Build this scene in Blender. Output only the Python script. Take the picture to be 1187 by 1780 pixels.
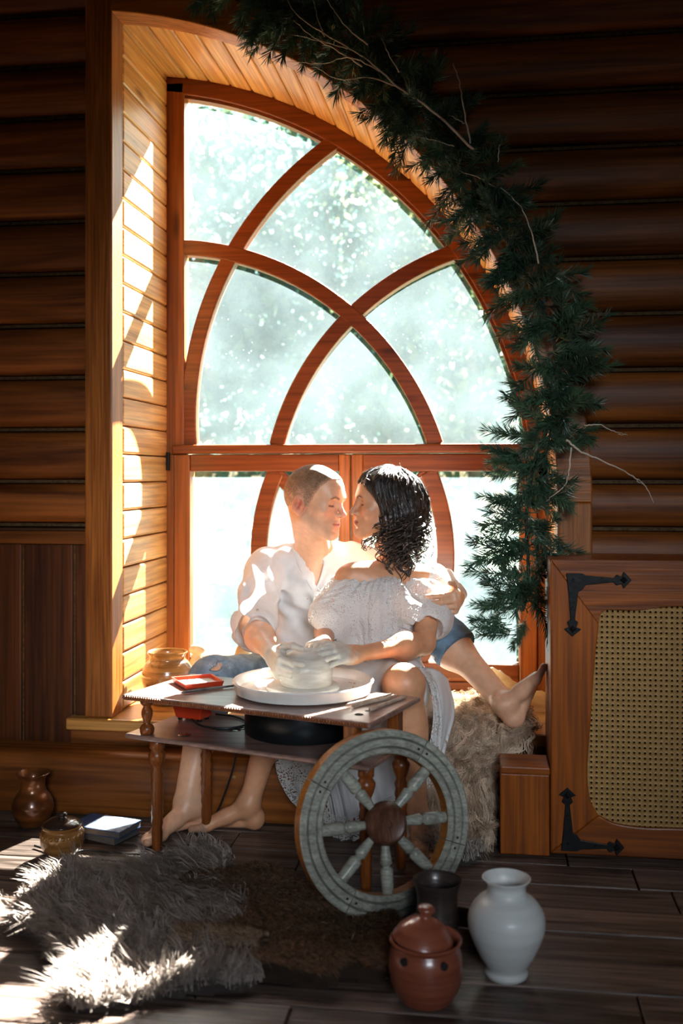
import bpy, bmesh, math, random
import numpy as np
from mathutils import Vector, Matrix

for _o in list(bpy.data.objects):
    bpy.data.objects.remove(_o)
scn = bpy.context.scene
COL = scn.collection

# ------------------------------------------------------------------ camera
CAM = (0.0, -3.36, 1.12)
TH = math.radians(7.97)
FPX = 1780.0
cam_data = bpy.data.cameras.new('camera')
cam_data.sensor_fit = 'VERTICAL'
cam_data.sensor_height = 36.0
cam_data.lens = 36.0
cam_data.shift_y = -65.0 / 1780.0
cam_data.dof.use_dof = True
cam_data.dof.focus_distance = 3.42
cam_data.dof.aperture_fstop = 2.4
cam_data.clip_end = 200
cam_obj = bpy.data.objects.new('camera', cam_data)
COL.objects.link(cam_obj)
cam_obj.location = CAM
cam_obj.rotation_euler = (math.pi / 2, 0, TH)
scn.camera = cam_obj

# ------------------------------------------------------------------ light
world = bpy.data.worlds.new('world')
scn.world = world
world.use_nodes = True
wn = world.node_tree
wn.nodes.clear()
w_out = wn.nodes.new('ShaderNodeOutputWorld')
w_bg = wn.nodes.new('ShaderNodeBackground')
w_sky = wn.nodes.new('ShaderNodeTexSky')
w_sky.sky_type = 'NISHITA'
w_sky.sun_disc = False
w_sky.sun_elevation = math.radians(40.3)
w_sky.sun_rotation = math.radians(19.8)
w_sky.air_density = 1.0
w_sky.dust_density = 2.0
w_bg.inputs['Strength'].default_value = 0.16
wn.links.new(w_sky.outputs['Color'], w_bg.inputs['Color'])
wn.links.new(w_bg.outputs['Background'], w_out.inputs['Surface'])

SUN_DIR = Vector((-0.36, -1.0, -0.90)).normalized()
sun = bpy.data.lights.new('sun', 'SUN')
sun.energy = 75.0
sun.angle = math.radians(0.6)
sun.color = (1.0, 0.95, 0.87)
sun_obj = bpy.data.objects.new('sun', sun)
COL.objects.link(sun_obj)
sun_obj.rotation_euler = SUN_DIR.to_track_quat('-Z', 'Y').to_euler()
sun_obj.location = (3, 9, 8)

# added fill: narrow area light aimed at the couple from behind the camera
rear_fill = bpy.data.lights.new('added_rear_fill', 'AREA')
rear_fill.shape = 'RECTANGLE'
rear_fill.size = 1.9
rear_fill.size_y = 1.6
rear_fill.energy = 3.0
rear_fill.spread = math.radians(22)
rear_fill.color = (0.86, 0.93, 1.0)
rear_fill_obj = bpy.data.objects.new('added_rear_fill', rear_fill)
COL.objects.link(rear_fill_obj)
rear_fill_obj.location = (0.9, -5.38, 2.25)
rear_fill_obj.rotation_euler = Vector((-1.45, 5.4, -1.65)).to_track_quat('-Z', 'Y').to_euler()

scn.view_settings.view_transform = 'Standard'
scn.view_settings.look = 'None'
scn.view_settings.gamma = 1.0
scn.view_settings.exposure = 1.08
scn.view_settings.use_curve_mapping = False
scn.cycles.use_denoising = True
scn.cycles.max_bounces = 10
scn.cycles.diffuse_bounces = 5
scn.cycles.transparent_max_bounces = 24
scn.cycles.sample_clamp_indirect = 8.0

# ------------------------------------------------------------------ helpers
_S, _C = math.sin(TH), math.cos(TH)
def _ray(x, y):
    u = (x - 593.5) / FPX
    v = (825.0 - y) / FPX
    return (_C * u - _S, _C + _S * u, v)
def PY(x, y, Y):
    r = _ray(x, y)
    d = (Y - CAM[1]) / r[1]
    return Vector((d * r[0], Y, CAM[2] + d * r[2]))
def PZ(x, y, Z):
    r = _ray(x, y)
    d = (Z - CAM[2]) / r[2]
    return Vector((d * r[0], CAM[1] + d * r[1], Z))

def tag(o, label=None, cat=None, group=None, kind=None):
    if label: o['label'] = label
    if cat: o['category'] = cat
    if group: o['group'] = group
    if kind: o['kind'] = kind
    return o
def empty(name, loc=(0, 0, 0), label=None, cat=None, group=None, kind=None, parent=None):
    o = bpy.data.objects.new(name, None)
    o.empty_display_size = 0.05
    COL.objects.link(o)
    o.location = loc
    if parent: attach(o, parent)
    return tag(o, label, cat, group, kind)
def attach(o, parent):
    bpy.context.view_layer.update()
    o.parent = parent
    o.matrix_parent_inverse = parent.matrix_world.inverted()
def mesh_obj(name, verts, faces, mat, parent=None, smooth=False, bevel=0.0, loc=None, edges=()):
    me = bpy.data.meshes.new(name)
    me.from_pydata([tuple(v) for v in verts], list(edges), [tuple(f) for f in faces])
    me.update()
    if smooth:
        me.polygons.foreach_set('use_smooth', [True] * len(me.polygons))
    if mat: me.materials.append(mat)
    o = bpy.data.objects.new(name, me)
    COL.objects.link(o)
    if loc is not None: o.location = loc
    if parent is not None:
        o.parent = parent
        if loc is None:
            o.matrix_parent_inverse = Matrix.Translation(parent.location).inverted() if parent.parent is None and parent.rotation_euler[:] == (0, 0, 0) else parent.matrix_basis.inverted()
    if bevel > 0:
        bv = o.modifiers.new('bevel', 'BEVEL')
        bv.width = bevel
        bv.segments = 2
        bv.limit_method = 'ANGLE'
        bv.angle_limit = math.radians(40)
    return o
def np_obj(name, V, Q, mat, parent=None, smooth=True, col=None):
    """mesh object from numpy arrays (V n*3, Q m*3 or m*4), world coordinates, optional per-vertex colour"""
    me = bpy.data.meshes.new(name)
    V = np.asarray(V, np.float32); Q = np.asarray(Q, np.int32)
    k = Q.shape[1]
    me.vertices.add(len(V)); me.vertices.foreach_set('co', V.ravel())
    me.loops.add(Q.size); me.loops.foreach_set('vertex_index', Q.ravel())
    me.polygons.add(len(Q))
    me.polygons.foreach_set('loop_start', np.arange(len(Q), dtype=np.int32) * k)
    me.polygons.foreach_set('loop_total', np.full(len(Q), k, np.int32))
    if smooth: me.polygons.foreach_set('use_smooth', np.ones(len(Q), bool))
    me.update(calc_edges=True)
    if col is not None:
        a = me.color_attributes.new('Col', 'FLOAT_COLOR', 'POINT')
        c4 = np.ones((len(V), 4), np.float32); c4[:, :3] = col
        a.data.foreach_set('color', c4.ravel())
    me.validate()
    if mat: me.materials.append(mat)
    o = bpy.data.objects.new(name, me)
    COL.objects.link(o)
    if parent is not None:
        o.parent = parent
        o.matrix_parent_inverse = parent.matrix_basis.inverted()
    return o

class MB:
    """collects shapes of ONE part"""
    def __init__(s): s.v = []; s.f = []
    def add(s, verts, faces, M=None):
        b = len(s.v)
        for p in verts:
            s.v.append(M @ Vector(p) if M is not None else Vector(p))
        s.f += [tuple(i + b for i in f) for f in faces]
        return s
    def box(s, lo, hi, M=None):
        (a, b, c), (d, e, f) = lo, hi
        v = [(a,b,c),(d,b,c),(d,e,c),(a,e,c),(a,b,f),(d,b,f),(d,e,f),(a,e,f)]
        return s.add(v, [(0,3,2,1),(4,5,6,7),(0,1,5,4),(1,2,6,5),(2,3,7,6),(3,0,4,7)], M)
    def prism(s, poly, lo, hi, axis='Y', M=None):
        """poly: 2-D outline, extruded from lo to hi along axis"""
        n = len(poly)
        def p3(a, b, h):
            return {'Y': (a, h, b), 'Z': (a, b, h), 'X': (h, a, b)}[axis]
        v = [p3(a, b, lo) for a, b in poly] + [p3(a, b, hi) for a, b in poly]
        f = [tuple(range(n)), tuple(range(2*n-1, n-1, -1))]
        f += [(i, i + n, (i+1) % n + n, (i+1) % n) for i in range(n)]
        return s.add(v, f, M)
    def band(s, outer, inner, lo, hi, axis='Y', closed=False, M=None):
        """solid between two polylines of equal length"""
        n = len(outer)
        def p3(a, b, h):
            return {'Y': (a, h, b), 'Z': (a, b, h), 'X': (h, a, b)}[axis]
        v = []
        for L in (outer, inner):
            for h in (lo, hi):
                v += [p3(a, b, h) for a, b in L]
        f = []
        m = n if closed else n - 1
        for i in range(m):
            j = (i + 1) % n
            f += [(i, j, j+2*n, i+2*n), (i+n, i+3*n, j+3*n, j+n), (i, i+n, j+n, j), (i+2*n, j+2*n, j+3*n, i+3*n)]
        if not closed:
            f += [(0, 2*n, 3*n, n), (n-1, 2*n-1, 4*n-1, 3*n-1)]
        return s.add(v, f, M)
    def lathe(s, prof, seg=32, M=None, close=False):
        """prof: (r, z) list, revolved about Z"""
        v = []; f = []
        n = len(prof)
        for i in range(seg):
            a = 2 * math.pi * i / seg
            ca, sa = math.cos(a), math.sin(a)
            v += [(r * ca, r * sa, z) for r, z in prof]
        for i in range(seg):
            j = (i + 1) % seg
            for k in range(n if close else n - 1):
                l = (k + 1) % n
                f.append((i*n+k, j*n+k, j*n+l, i*n+l))
        if not close:
            f.append(tuple(i*n for i in range(seg))[::-1])
            f.append(tuple(i*n+n-1 for i in range(seg)))
        return s.add(v, f, M)
    def tube(s, pts, rad, seg=8, cap=True):
        pts = [Vector(p) for p in pts]
        n = len(pts)
        if not hasattr(rad, '__len__'): rad = [rad] * n
        b = len(s.v)
        up = None
        for i, p in enumerate(pts):
            t = (pts[min(i+1, n-1)] - pts[max(i-1, 0)]).normalized()
            if up is None:
                up = Vector((0, 0, 1)) if abs(t.z) < 0.9 else Vector((1, 0, 0))
            x = t.cross(up).normalized()
            up = x.cross(t).normalized()
            for k in range(seg):
                a = 2 * math.pi * k / seg
                s.v.append(p + (x * math.cos(a) + up * math.sin(a)) * rad[i])
        for i in range(n - 1):
            for k in range(seg):
                l = (k + 1) % seg
                s.f.append((b+i*seg+k, b+i*seg+l, b+(i+1)*seg+l, b+(i+1)*seg+k))
        if cap:
            s.f.append(tuple(b + k for k in range(seg))[::-1])
            s.f.append(tuple(b + (n-1)*seg + k for k in range(seg)))
        return s
    def build(s, name, mat, parent=None, smooth=False, bevel=0.0, loc=None):
        return mesh_obj(name, s.v, s.f, mat, parent, smooth, bevel, loc)

def copy_tree(o, parent=None):
    c = o.copy()
    COL.objects.link(c)
    if parent is not None:
        c.parent = parent
    for ch in list(o.children):
        copy_tree(ch, c)
    return c
def smooth_by_angle(o, deg=35):
    o.data.polygons.foreach_set('use_smooth', [True] * len(o.data.polygons))
    try:
        o.data.set_sharp_from_angle(angle=math.radians(deg))
    except Exception:
        pass
    return o
def catmull(pts, n=8):
    P = [Vector(p) for p in pts]
    P = [2*P[0]-P[1]] + P + [2*P[-1]-P[-2]]
    out = []
    for i in range(1, len(P)-2):
        for k in range(n):
            t = k / n
            a, b, c, d = P[i-1], P[i], P[i+1], P[i+2]
            out.append(0.5*((2*b) + (c-a)*t + (2*a-5*b+4*c-d)*t*t + (-a+3*b-3*c+d)*t*t*t))
    out.append(P[-2])
    return out

# ------------------------------------------------------------------ materials
def _new(name):
    m = bpy.data.materials.new(name)
    m.use_nodes = True
    nt = m.node_tree
    nt.nodes.clear()
    out = nt.nodes.new('ShaderNodeOutputMaterial')
    b = nt.nodes.new('ShaderNodeBsdfPrincipled')
    nt.links.new(b.outputs[0], out.inputs[0])
    return m, nt, b, out
def _ramp(nt, stops):
    r = nt.nodes.new('ShaderNodeValToRGB')
    e = r.color_ramp.elements
    while len(e) < len(stops): e.new(0.5)
    for i, (p, c) in enumerate(stops):
        e[i].position = p
        e[i].color = (*c, 1)
    return r
def _coords(nt, scale, rnd=True):
    tc = nt.nodes.new('ShaderNodeTexCoord')
    mp = nt.nodes.new('ShaderNodeMapping')
    mp.inputs['Scale'].default_value = scale
    if rnd:
        oi = nt.nodes.new('ShaderNodeObjectInfo')
        vm = nt.nodes.new('ShaderNodeVectorMath'); vm.operation = 'SCALE'
        vm.inputs[0].default_value = (7.3, 5.1, 9.7)
        nt.links.new(oi.outputs['Random'], vm.inputs['Scale'])
        va = nt.nodes.new('ShaderNodeVectorMath'); va.operation = 'ADD'
        nt.links.new(tc.outputs['Object'], va.inputs[0])
        nt.links.new(vm.outputs[0], va.inputs[1])
        nt.links.new(va.outputs[0], mp.inputs['Vector'])
    else:
        nt.links.new(tc.outputs['Object'], mp.inputs['Vector'])
    return mp
def wood(name, dark, light, axis='X', scale=1.0, rough=0.45, bump=0.25, vary=0.25, coat=0.0, contrast=(0.32, 0.68)):
    m, nt, b, out = _new(name)
    L = nt.links.new
    st = {'X': (0.5, 7, 7), 'Y': (7, 0.5, 7), 'Z': (7, 7, 0.5)}[axis]
    mp = _coords(nt, tuple(v * scale for v in st))
    n1 = nt.nodes.new('ShaderNodeTexNoise')
    n1.inputs['Scale'].default_value = 2.2
    n1.inputs['Detail'].default_value = 5
    n1.inputs['Distortion'].default_value = 1.6
    L(mp.outputs[0], n1.inputs['Vector'])
    r1 = _ramp(nt, [(contrast[0], dark), (contrast[1], light)])
    L(n1.outputs['Fac'], r1.inputs[0])
    st2 = {'X': (1.5, 60, 60), 'Y': (60, 1.5, 60), 'Z': (60, 60, 1.5)}[axis]
    mp2 = _coords(nt, tuple(v * scale for v in st2))
    n2 = nt.nodes.new('ShaderNodeTexNoise')
    n2.inputs['Scale'].default_value = 1.5
    n2.inputs['Detail'].default_value = 4
    L(mp2.outputs[0], n2.inputs['Vector'])
    r2 = _ramp(nt, [(0.3, (0.62, 0.62, 0.62)), (0.6, (1.08, 1.08, 1.08))])
    L(n2.outputs['Fac'], r2.inputs[0])
    mx = nt.nodes.new('ShaderNodeMix'); mx.data_type = 'RGBA'; mx.blend_type = 'MULTIPLY'
    mx.inputs['Factor'].default_value = 1.0
    L(r1.outputs[0], mx.inputs['A']); L(r2.outputs[0], mx.inputs['B'])
    # a few knots
    mp3 = _coords(nt, tuple({'X': (1.6, 6, 6), 'Y': (6, 1.6, 6), 'Z': (6, 6, 1.6)}[axis]))
    vo = nt.nodes.new('ShaderNodeTexVoronoi')
    vo.inputs['Scale'].default_value = 1.1
    L(mp3.outputs[0], vo.inputs['Vector'])
    r3 = _ramp(nt, [(0.05, (0.35, 0.28, 0.22)), (0.13, (1, 1, 1))])
    L(vo.outputs['Distance'], r3.inputs[0])
    mk = nt.nodes.new('ShaderNodeMix'); mk.data_type = 'RGBA'; mk.blend_type = 'MULTIPLY'
    mk.inputs['Factor'].default_value = 1.0
    L(mx.outputs['Result'], mk.inputs['A']); L(r3.outputs[0], mk.inputs['B'])
    hs = nt.nodes.new('ShaderNodeHueSaturation')
    oi = nt.nodes.new('ShaderNodeObjectInfo')
    mr = nt.nodes.new('ShaderNodeMapRange')
    mr.inputs['To Min'].default_value = 1 - vary
    mr.inputs['To Max'].default_value = 1 + vary
    L(oi.outputs['Random'], mr.inputs['Value'])
    L(mr.outputs[0], hs.inputs['Value'])
    L(mk.outputs['Result'], hs.inputs['Color'])
    L(hs.outputs[0], b.inputs['Base Color'])
    b.inputs['Roughness'].default_value = rough
    b.inputs['Specular IOR Level'].default_value = 0.3
    b.inputs['Coat Weight'].default_value = coat * 0.5
    b.inputs['Coat Roughness'].default_value = 0.25
    bp = nt.nodes.new('ShaderNodeBump')
    bp.inputs['Strength'].default_value = bump
    bp.inputs['Distance'].default_value = 0.004
    L(n2.outputs['Fac'], bp.inputs['Height'])
    L(bp.outputs[0], b.inputs['Normal'])
    return m
def plain(name, col, rough=0.5, metal=0.0, col2=None, scale=12.0, bump=0.0, coat=0.0, spec=0.5, stretch=(1, 1, 1), bscale=None, sss=0.0):
    m, nt, b, out = _new(name)
    L = nt.links.new
    b.inputs['Roughness'].default_value = rough
    b.inputs['Metallic'].default_value = metal
    b.inputs['Coat Weight'].default_value = coat
    b.inputs['Specular IOR Level'].default_value = spec
    c2 = col2 or tuple(0.8 * c for c in col)
    mp = _coords(nt, stretch)
    n = nt.nodes.new('ShaderNodeTexNoise')
    n.inputs['Scale'].default_value = scale
    n.inputs['Detail'].default_value = 5
    L(mp.outputs[0], n.inputs['Vector'])
    r = _ramp(nt, [(0.35, c2), (0.65, col)])
    L(n.outputs['Fac'], r.inputs[0])
    L(r.outputs[0], b.inputs['Base Color'])
    if sss:
        b.inputs['Subsurface Weight'].default_value = sss
        b.inputs['Subsurface Radius'].default_value = (0.012, 0.005, 0.003)
    if bump:
        nb = n
        if bscale:
            nb = nt.nodes.new('ShaderNodeTexNoise')
            nb.inputs['Scale'].default_value = bscale
            nb.inputs['Detail'].default_value = 4
            L(mp.outputs[0], nb.inputs['Vector'])
        bp = nt.nodes.new('ShaderNodeBump')
        bp.inputs['Strength'].default_value = bump
        bp.inputs['Distance'].default_value = 0.005
        L(nb.outputs['Fac'], bp.inputs['Height'])
        L(bp.outputs[0], b.inputs['Normal'])
    return m
def vcol(name, rough=0.5, bump=0.0, bscale=150.0, sss=0.0, spec=0.4, mottling=0.12, transl=0.0, sheen=0.0):
    m, nt, b, out = _new(name)
    L = nt.links.new
    at = nt.nodes.new('ShaderNodeAttribute'); at.attribute_name = 'Col'
    mp = _coords(nt, (1, 1, 1), rnd=False)
    n = nt.nodes.new('ShaderNodeTexNoise')
    n.inputs['Scale'].default_value = 45
    n.inputs['Detail'].default_value = 4
    L(mp.outputs[0], n.inputs['Vector'])
    r = _ramp(nt, [(0.3, (1-mottling,)*3), (0.7, (1+mottling*0.5,)*3)])
    L(n.outputs['Fac'], r.inputs[0])
    mx = nt.nodes.new('ShaderNodeMix'); mx.data_type = 'RGBA'; mx.blend_type = 'MULTIPLY'
    mx.inputs['Factor'].default_value = 1.0
    L(at.outputs['Color'], mx.inputs['A']); L(r.outputs[0], mx.inputs['B'])
    L(mx.outputs['Result'], b.inputs['Base Color'])
    b.inputs['Roughness'].default_value = rough
    b.inputs['Specular IOR Level'].default_value = spec
    b.inputs['Sheen Weight'].default_value = sheen
    if sss:
        b.inputs['Subsurface Weight'].default_value = sss
        b.inputs['Subsurface Radius'].default_value = (0.014, 0.005, 0.003)
        b.inputs['Subsurface Scale'].default_value = 0.6
    if bump:
        nb = nt.nodes.new('ShaderNodeTexNoise')
        nb.inputs['Scale'].default_value = bscale
        L(mp.outputs[0], nb.inputs['Vector'])
        bp = nt.nodes.new('ShaderNodeBump')
        bp.inputs['Strength'].default_value = bump
        bp.inputs['Distance'].default_value = 0.003
        L(nb.outputs['Fac'], bp.inputs['Height'])
        L(bp.outputs[0], b.inputs['Normal'])
    if transl:
        tr = nt.nodes.new('ShaderNodeBsdfTranslucent')
        L(mx.outputs['Result'], tr.inputs['Color'])
        ms = nt.nodes.new('ShaderNodeMixShader')
        ms.inputs[0].default_value = transl
        L(b.outputs[0], ms.inputs[1]); L(tr.outputs[0], ms.inputs[2])
        L(ms.outputs[0], out.inputs[0])
    return m

M_LOG = wood('log_wood', (0.085, 0.02, 0.0025), (0.28, 0.082, 0.013), 'X', 0.8, 0.5, 0.3, 0.12)
M_WAINS = wood('wainscot_wood', (0.05, 0.012, 0.002), (0.13, 0.035, 0.006), 'Z', 1.0, 0.5, 0.3, 0.12)
M_CASING = wood('casing_wood', (0.22, 0.06, 0.008), (0.42, 0.14, 0.024), 'Z', 1.6, 0.4, 0.3, 0.05, 0.15)
M_CASING_A = wood('arch_casing_wood', (0.24, 0.06, 0.006), (0.44, 0.14, 0.02), 'X', 1.2, 0.4, 0.3, 0.05, 0.15)
M_PLANK = wood('reveal_plank_wood', (0.46, 0.19, 0.042), (0.7, 0.37, 0.12), 'Y', 1.1, 0.4, 0.25, 0.10, 0.2)
M_SILL = wood('sill_wood', (0.44, 0.18, 0.035), (0.66, 0.33, 0.09), 'X', 1.0, 0.3, 0.2, 0.05, 0.3)
M_FRAME_SHADE = wood('window_frame_wood_shade', (0.17, 0.042, 0.010), (0.22, 0.058, 0.014), 'X', 1.0, 0.33, 0.06, 0.06, 0.3)  # stile wood darkened: weaker light on frame and bars put into the colour
M_FRAME_Z = wood('window_stile_wood_lit', (0.25, 0.070, 0.014), (0.34, 0.105, 0.024), 'Z', 1.0, 0.33, 0.08, 0.06, 0.3)  # same wood left brighter, bounced light kept in its colour
M_FLOOR = wood('floor_wood', (0.045, 0.028, 0.021), (0.20, 0.142, 0.115), 'X', 1.5, 0.36, 0.9, 0.22, 0.1, (0.36, 0.62))
M_DARKWALL = wood('room_wood', (0.07, 0.024, 0.007), (0.16, 0.06, 0.018), 'X', 0.5, 0.6, 0.2, 0.1)
M_OAKUM = plain('oakum', (0.12, 0.065, 0.02), 0.9, 0, (0.05, 0.025, 0.008), 90, 0.6)
M_BEAM = wood('beam_wood', (0.11, 0.03, 0.005), (0.3, 0.095, 0.018), 'X', 0.7, 0.4, 0.3, 0.05)
M_BLACK = plain('black_iron', (0.010, 0.009, 0.009), 0.4, 0.0, (0.007, 0.007, 0.007), 40, 0.2, 0, 0.2)

def glass_mat():
    m, nt, b, out = _new('dusty_hazed_glass')
    L = nt.links.new
    nt.nodes.remove(b)
    tr = nt.nodes.new('ShaderNodeBsdfTransparent')
    tr.inputs[0].default_value = (0.93, 0.97, 0.97, 1)
    gl = nt.nodes.new('ShaderNodeBsdfGlossy')
    gl.inputs['Roughness'].default_value = 0.02
    tl = nt.nodes.new('ShaderNodeBsdfTranslucent')
    tl.inputs[0].default_value = (0.70, 0.93, 1.0, 1)
    fr = nt.nodes.new('ShaderNodeFresnel'); fr.inputs[0].default_value = 1.45
    m1 = nt.nodes.new('ShaderNodeMixShader')
    mr = nt.nodes.new('ShaderNodeMath'); mr.operation = 'MULTIPLY'; mr.inputs[1].default_value = 0.6
    L(fr.outputs[0], mr.inputs[0]); L(mr.outputs[0], m1.inputs[0])
    L(tr.outputs[0], m1.inputs[1]); L(gl.outputs[0], m1.inputs[2])
    mp = _coords(nt, (1, 1, 1), rnd=False)
    n = nt.nodes.new('ShaderNodeTexNoise'); n.inputs['Scale'].default_value = 3.0; n.inputs['Detail'].default_value = 6
    L(mp.outputs[0], n.inputs['Vector'])
    haze_film = _ramp(nt, [(0.3, (0.013,)*3), (0.75, (0.038,)*3)])  # dust film, tinted and thickened to carry the haze of glare
    L(n.outputs['Fac'], haze_film.inputs[0])
    vo = nt.nodes.new('ShaderNodeTexVoronoi'); vo.inputs['Scale'].default_value = 42
    L(mp.outputs[0], vo.inputs['Vector'])
    spot = _ramp(nt, [(0.06, (0.16,)*3), (0.13, (0,)*3)])
    L(vo.outputs['Distance'], spot.inputs[0])
    n2 = nt.nodes.new('ShaderNodeTexNoise'); n2.inputs['Scale'].default_value = 9
    L(mp.outputs[0], n2.inputs['Vector'])
    gate = _ramp(nt, [(0.5, (0,)*3), (0.6, (1,)*3)])
    L(n2.outputs['Fac'], gate.inputs[0])
    mu = nt.nodes.new('ShaderNodeMath'); mu.operation = 'MULTIPLY'
    L(spot.outputs[0], mu.inputs[0]); L(gate.outputs[0], mu.inputs[1])
    ad = nt.nodes.new('ShaderNodeMath'); ad.operation = 'ADD'; ad.use_clamp = True
    L(haze_film.outputs[0], ad.inputs[0]); L(mu.outputs[0], ad.inputs[1])
    m2 = nt.nodes.new('ShaderNodeMixShader')
    L(ad.outputs[0], m2.inputs[0]); L(m1.outputs[0], m2.inputs[1]); L(tl.outputs[0], m2.inputs[2])
    L(m2.outputs[0], out.inputs[0])
    return m
M_GLASS = glass_mat()
# ================================================================== THE SETTING
RNG = random.Random(7)
XL, XR = -1.258, 0.24            # window alcove, left and right reveal
ACX, ACZ, AR = -1.45, 1.03, 1.69  # centre and radius of the arch
YW = 0.60                        # room face of the window frame
ROOM = (-3.2, 2.6, -5.5, 3.25)

# ---- floor: wide worn planks with recessed joints
floor = mesh_obj('floor', [(ROOM[0], ROOM[2], -0.02), (ROOM[1], ROOM[2], -0.02), (ROOM[1], 0.1, -0.02), (ROOM[0], 0.1, -0.02),
                           (ROOM[0], ROOM[2], -0.06), (ROOM[1], ROOM[2], -0.06), (ROOM[1], 0.1, -0.06), (ROOM[0], 0.1, -0.06)],
                 [(0,1,2,3), (7,6,5,4), (0,4,5,1), (1,5,6,2), (2,6,7,3), (3,7,4,0)], plain('floor_joint_dirt', (0.02, 0.014, 0.01), 0.9))
tag(floor, 'dark worn wooden plank floor', 'floor', kind='structure')
PW = 0.145
y = 0.08
row = 0
while y > -2.35:
    x = ROOM[0] + RNG.uniform(0, 0.9) - 0.9
    while x < ROOM[1]:
        ln = RNG.uniform(0.85, 1.25)
        x0, x1 = max(x, ROOM[0]), min(x + ln, ROOM[1])
        if x1 - x0 > 0.02 and x1 > -2.1 and x0 < 1.4:
            zt = -0.0035 + RNG.uniform(-0.0015, 0.001)
            MB().box((x0 + .002, y - PW + .002, -0.02), (x1 - .002, y - .002, zt)).build('floor_plank', M_FLOOR, floor, bevel=0.003)
        x += ln
    y -= PW
    row += 1
MB().box((ROOM[0], ROOM[2], -0.02), (ROOM[1], y, -0.004)).build('floor_boards_beyond', M_FLOOR, floor)['kind'] = 'stuff'

# ---- the log wall with the arched opening
def arch_pts(R, a0, a1, n, cx=ACX, cz=ACZ):
    return [(cx + R * math.cos(a0 + (a1 - a0) * i / n), cz + R * math.sin(a0 + (a1 - a0) * i / n)) for i in range(n + 1)]
A_LEFT = math.acos((XL - 0.03 - ACX) / (AR + 0.03))
ap = arch_pts(AR + 0.03, 0.0, A_LEFT, 40)
wb = MB()
wb.box((ROOM[0], 0.06, 0), (XL - 0.03, 0.66, ROOM[3]))
wb.box((XR + 0.03, 0.06, 0), (ROOM[1], 0.66, ROOM[3]))
wb.band([(p[0], ROOM[3]) for p in ap], ap, 0.06, 0.66)
wb.box((XL - 0.04, 0.06, 0), (XR + 0.04, 0.66, 0.25))
wall_back = wb.build('wall_back', M_DARKWALL)
tag(wall_back, 'dark orange log wall with arched window alcove', 'wall', kind='structure')

def log_profile(h, bulge=0.055, back=0.07):
    pts = [(back, 0.003), (0.045, 0.003)]
    n = 12
    for i in range(n + 1):
        t = i / n
        a = math.pi * t
        pts.append((0.045 - bulge * math.sin(a) ** 0.7, 0.008 + (h - 0.016) * (1 - math.cos(a)) / 2))
    pts += [(0.045, h - 0.003), (back, h - 0.003)]
    return pts
seams = [1.096 + 0.1805 * i for i in range(-1, 13)]
def log_row(x0, x1, z0, h, arch=False):
    """a half log; its left end follows the arch when it meets it"""
    prof = log_profile(h)
    n = len(prof)
    def xs(z):
        if not arch: return x0
        if z < ACZ: return ACX + 1.75
        if z > ACZ + 1.75: return -1.34
        return max(-1.34, ACX + math.sqrt(1.75 ** 2 - (z - ACZ) ** 2))
    v = [(xs(z0 + z), y, z0 + z) for y, z in prof] + [(x1, y, z0 + z) for y, z in prof]
    f = [tuple(range(n)), tuple(range(2*n-1, n-1, -1))] + [(i, i + n, (i+1) % n + n, (i+1) % n) for i in range(n)]
    o = MB().add(v, f).build('log', M_LOG, wall_back)
    smooth_by_angle(o, 50)
    return o
for i, z0 in enumerate(seams):
    if z0 < 1.0:
        z0, h = 0.945, 1.096 - 0.945
    else:
        h = 0.1805
    if z0 > 3.2: continue
    log_row(ROOM[0], -1.352, z0, h)
    # right of the arch
    zz = max(z0, ACZ)
    xr = ACX + math.sqrt(max(0.0, 1.75 ** 2 - (zz - ACZ) ** 2))
    log_row(0.3, ROOM[1], z0, h, True)
    for xa, xb in ((ROOM[0], -1.352), (max(xr, -1.3), ROOM[1])):
        o = MB().box((xa, 0.030, z0 - 0.005), (xb, 0.05, z0 + 0.005)).build('oakum_seam', M_OAKUM, wall_back)
for k in range(4):
    log_row(0.30, ROOM[1], 0.945 - 0.1805 * (k + 1), 0.1805)
# horizontal rail and wainscot boards on the left
MB().box((ROOM[0], 0.0, 0.88), (-1.352, 0.06, 0.925)).build('wainscot_rail', M_BEAM, wall_back, bevel=0.006)
edges = [-1.352, -1.405, -1.592]
while edges[-1] > ROOM[0] + 0.2: edges.append(edges[-1] - RNG.uniform(0.17, 0.2))
for a, b_ in zip(edges[:-1], edges[1:]):
    MB().box((b_ + 0.004, 0.012, 0.15), (a - 0.004, 0.06, 0.88)).build('wainscot_board', M_WAINS, wall_back, bevel=0.007)
    MB().box((b_ - 0.004, 0.022, 0.15), (b_ + 0.004, 0.05, 0.88)).build('oakum_seam', M_OAKUM, wall_back)
# vertical boards below the sill
x = XL - 0.12
while x < 0.24:
    MB().box((x + .003, 0.0, 0.12), (min(x + 0.13, 0.24) - .003, 0.06, 0.235)).build('sill_board', M_WAINS, wall_back, bevel=0.006)
    x += 0.13
# base beam along the floor
beam_prof = [(-0.0, 0.0), (-0.132, 0.0), (-0.136, 0.03), (-0.136, 0.165), (-0.128, 0.187), (-0.108, 0.197), (-0.0, 0.2)]
o = MB().prism(beam_prof, ROOM[0], 0.20, 'X').build('baseboard_back', M_BEAM)
tag(o, 'heavy rounded timber beam along the floor below the window', 'baseboard', kind='structure')
smooth_by_angle(o, 50)
sc_ = PY(407, 1351, -0.1365)
o2 = MB().lathe([(0.0055, 0), (0.0055, 0.0015), (0.003, 0.0018), (0.003, 0.0006), (0.0, 0.0006)], 16, Matrix.Translation(sc_) @ Matrix.Rotation(math.pi/2, 4, 'X')).build('screw_head', plain('brass', (0.7, 0.5, 0.2), 0.35, 0.9), o)

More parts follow.
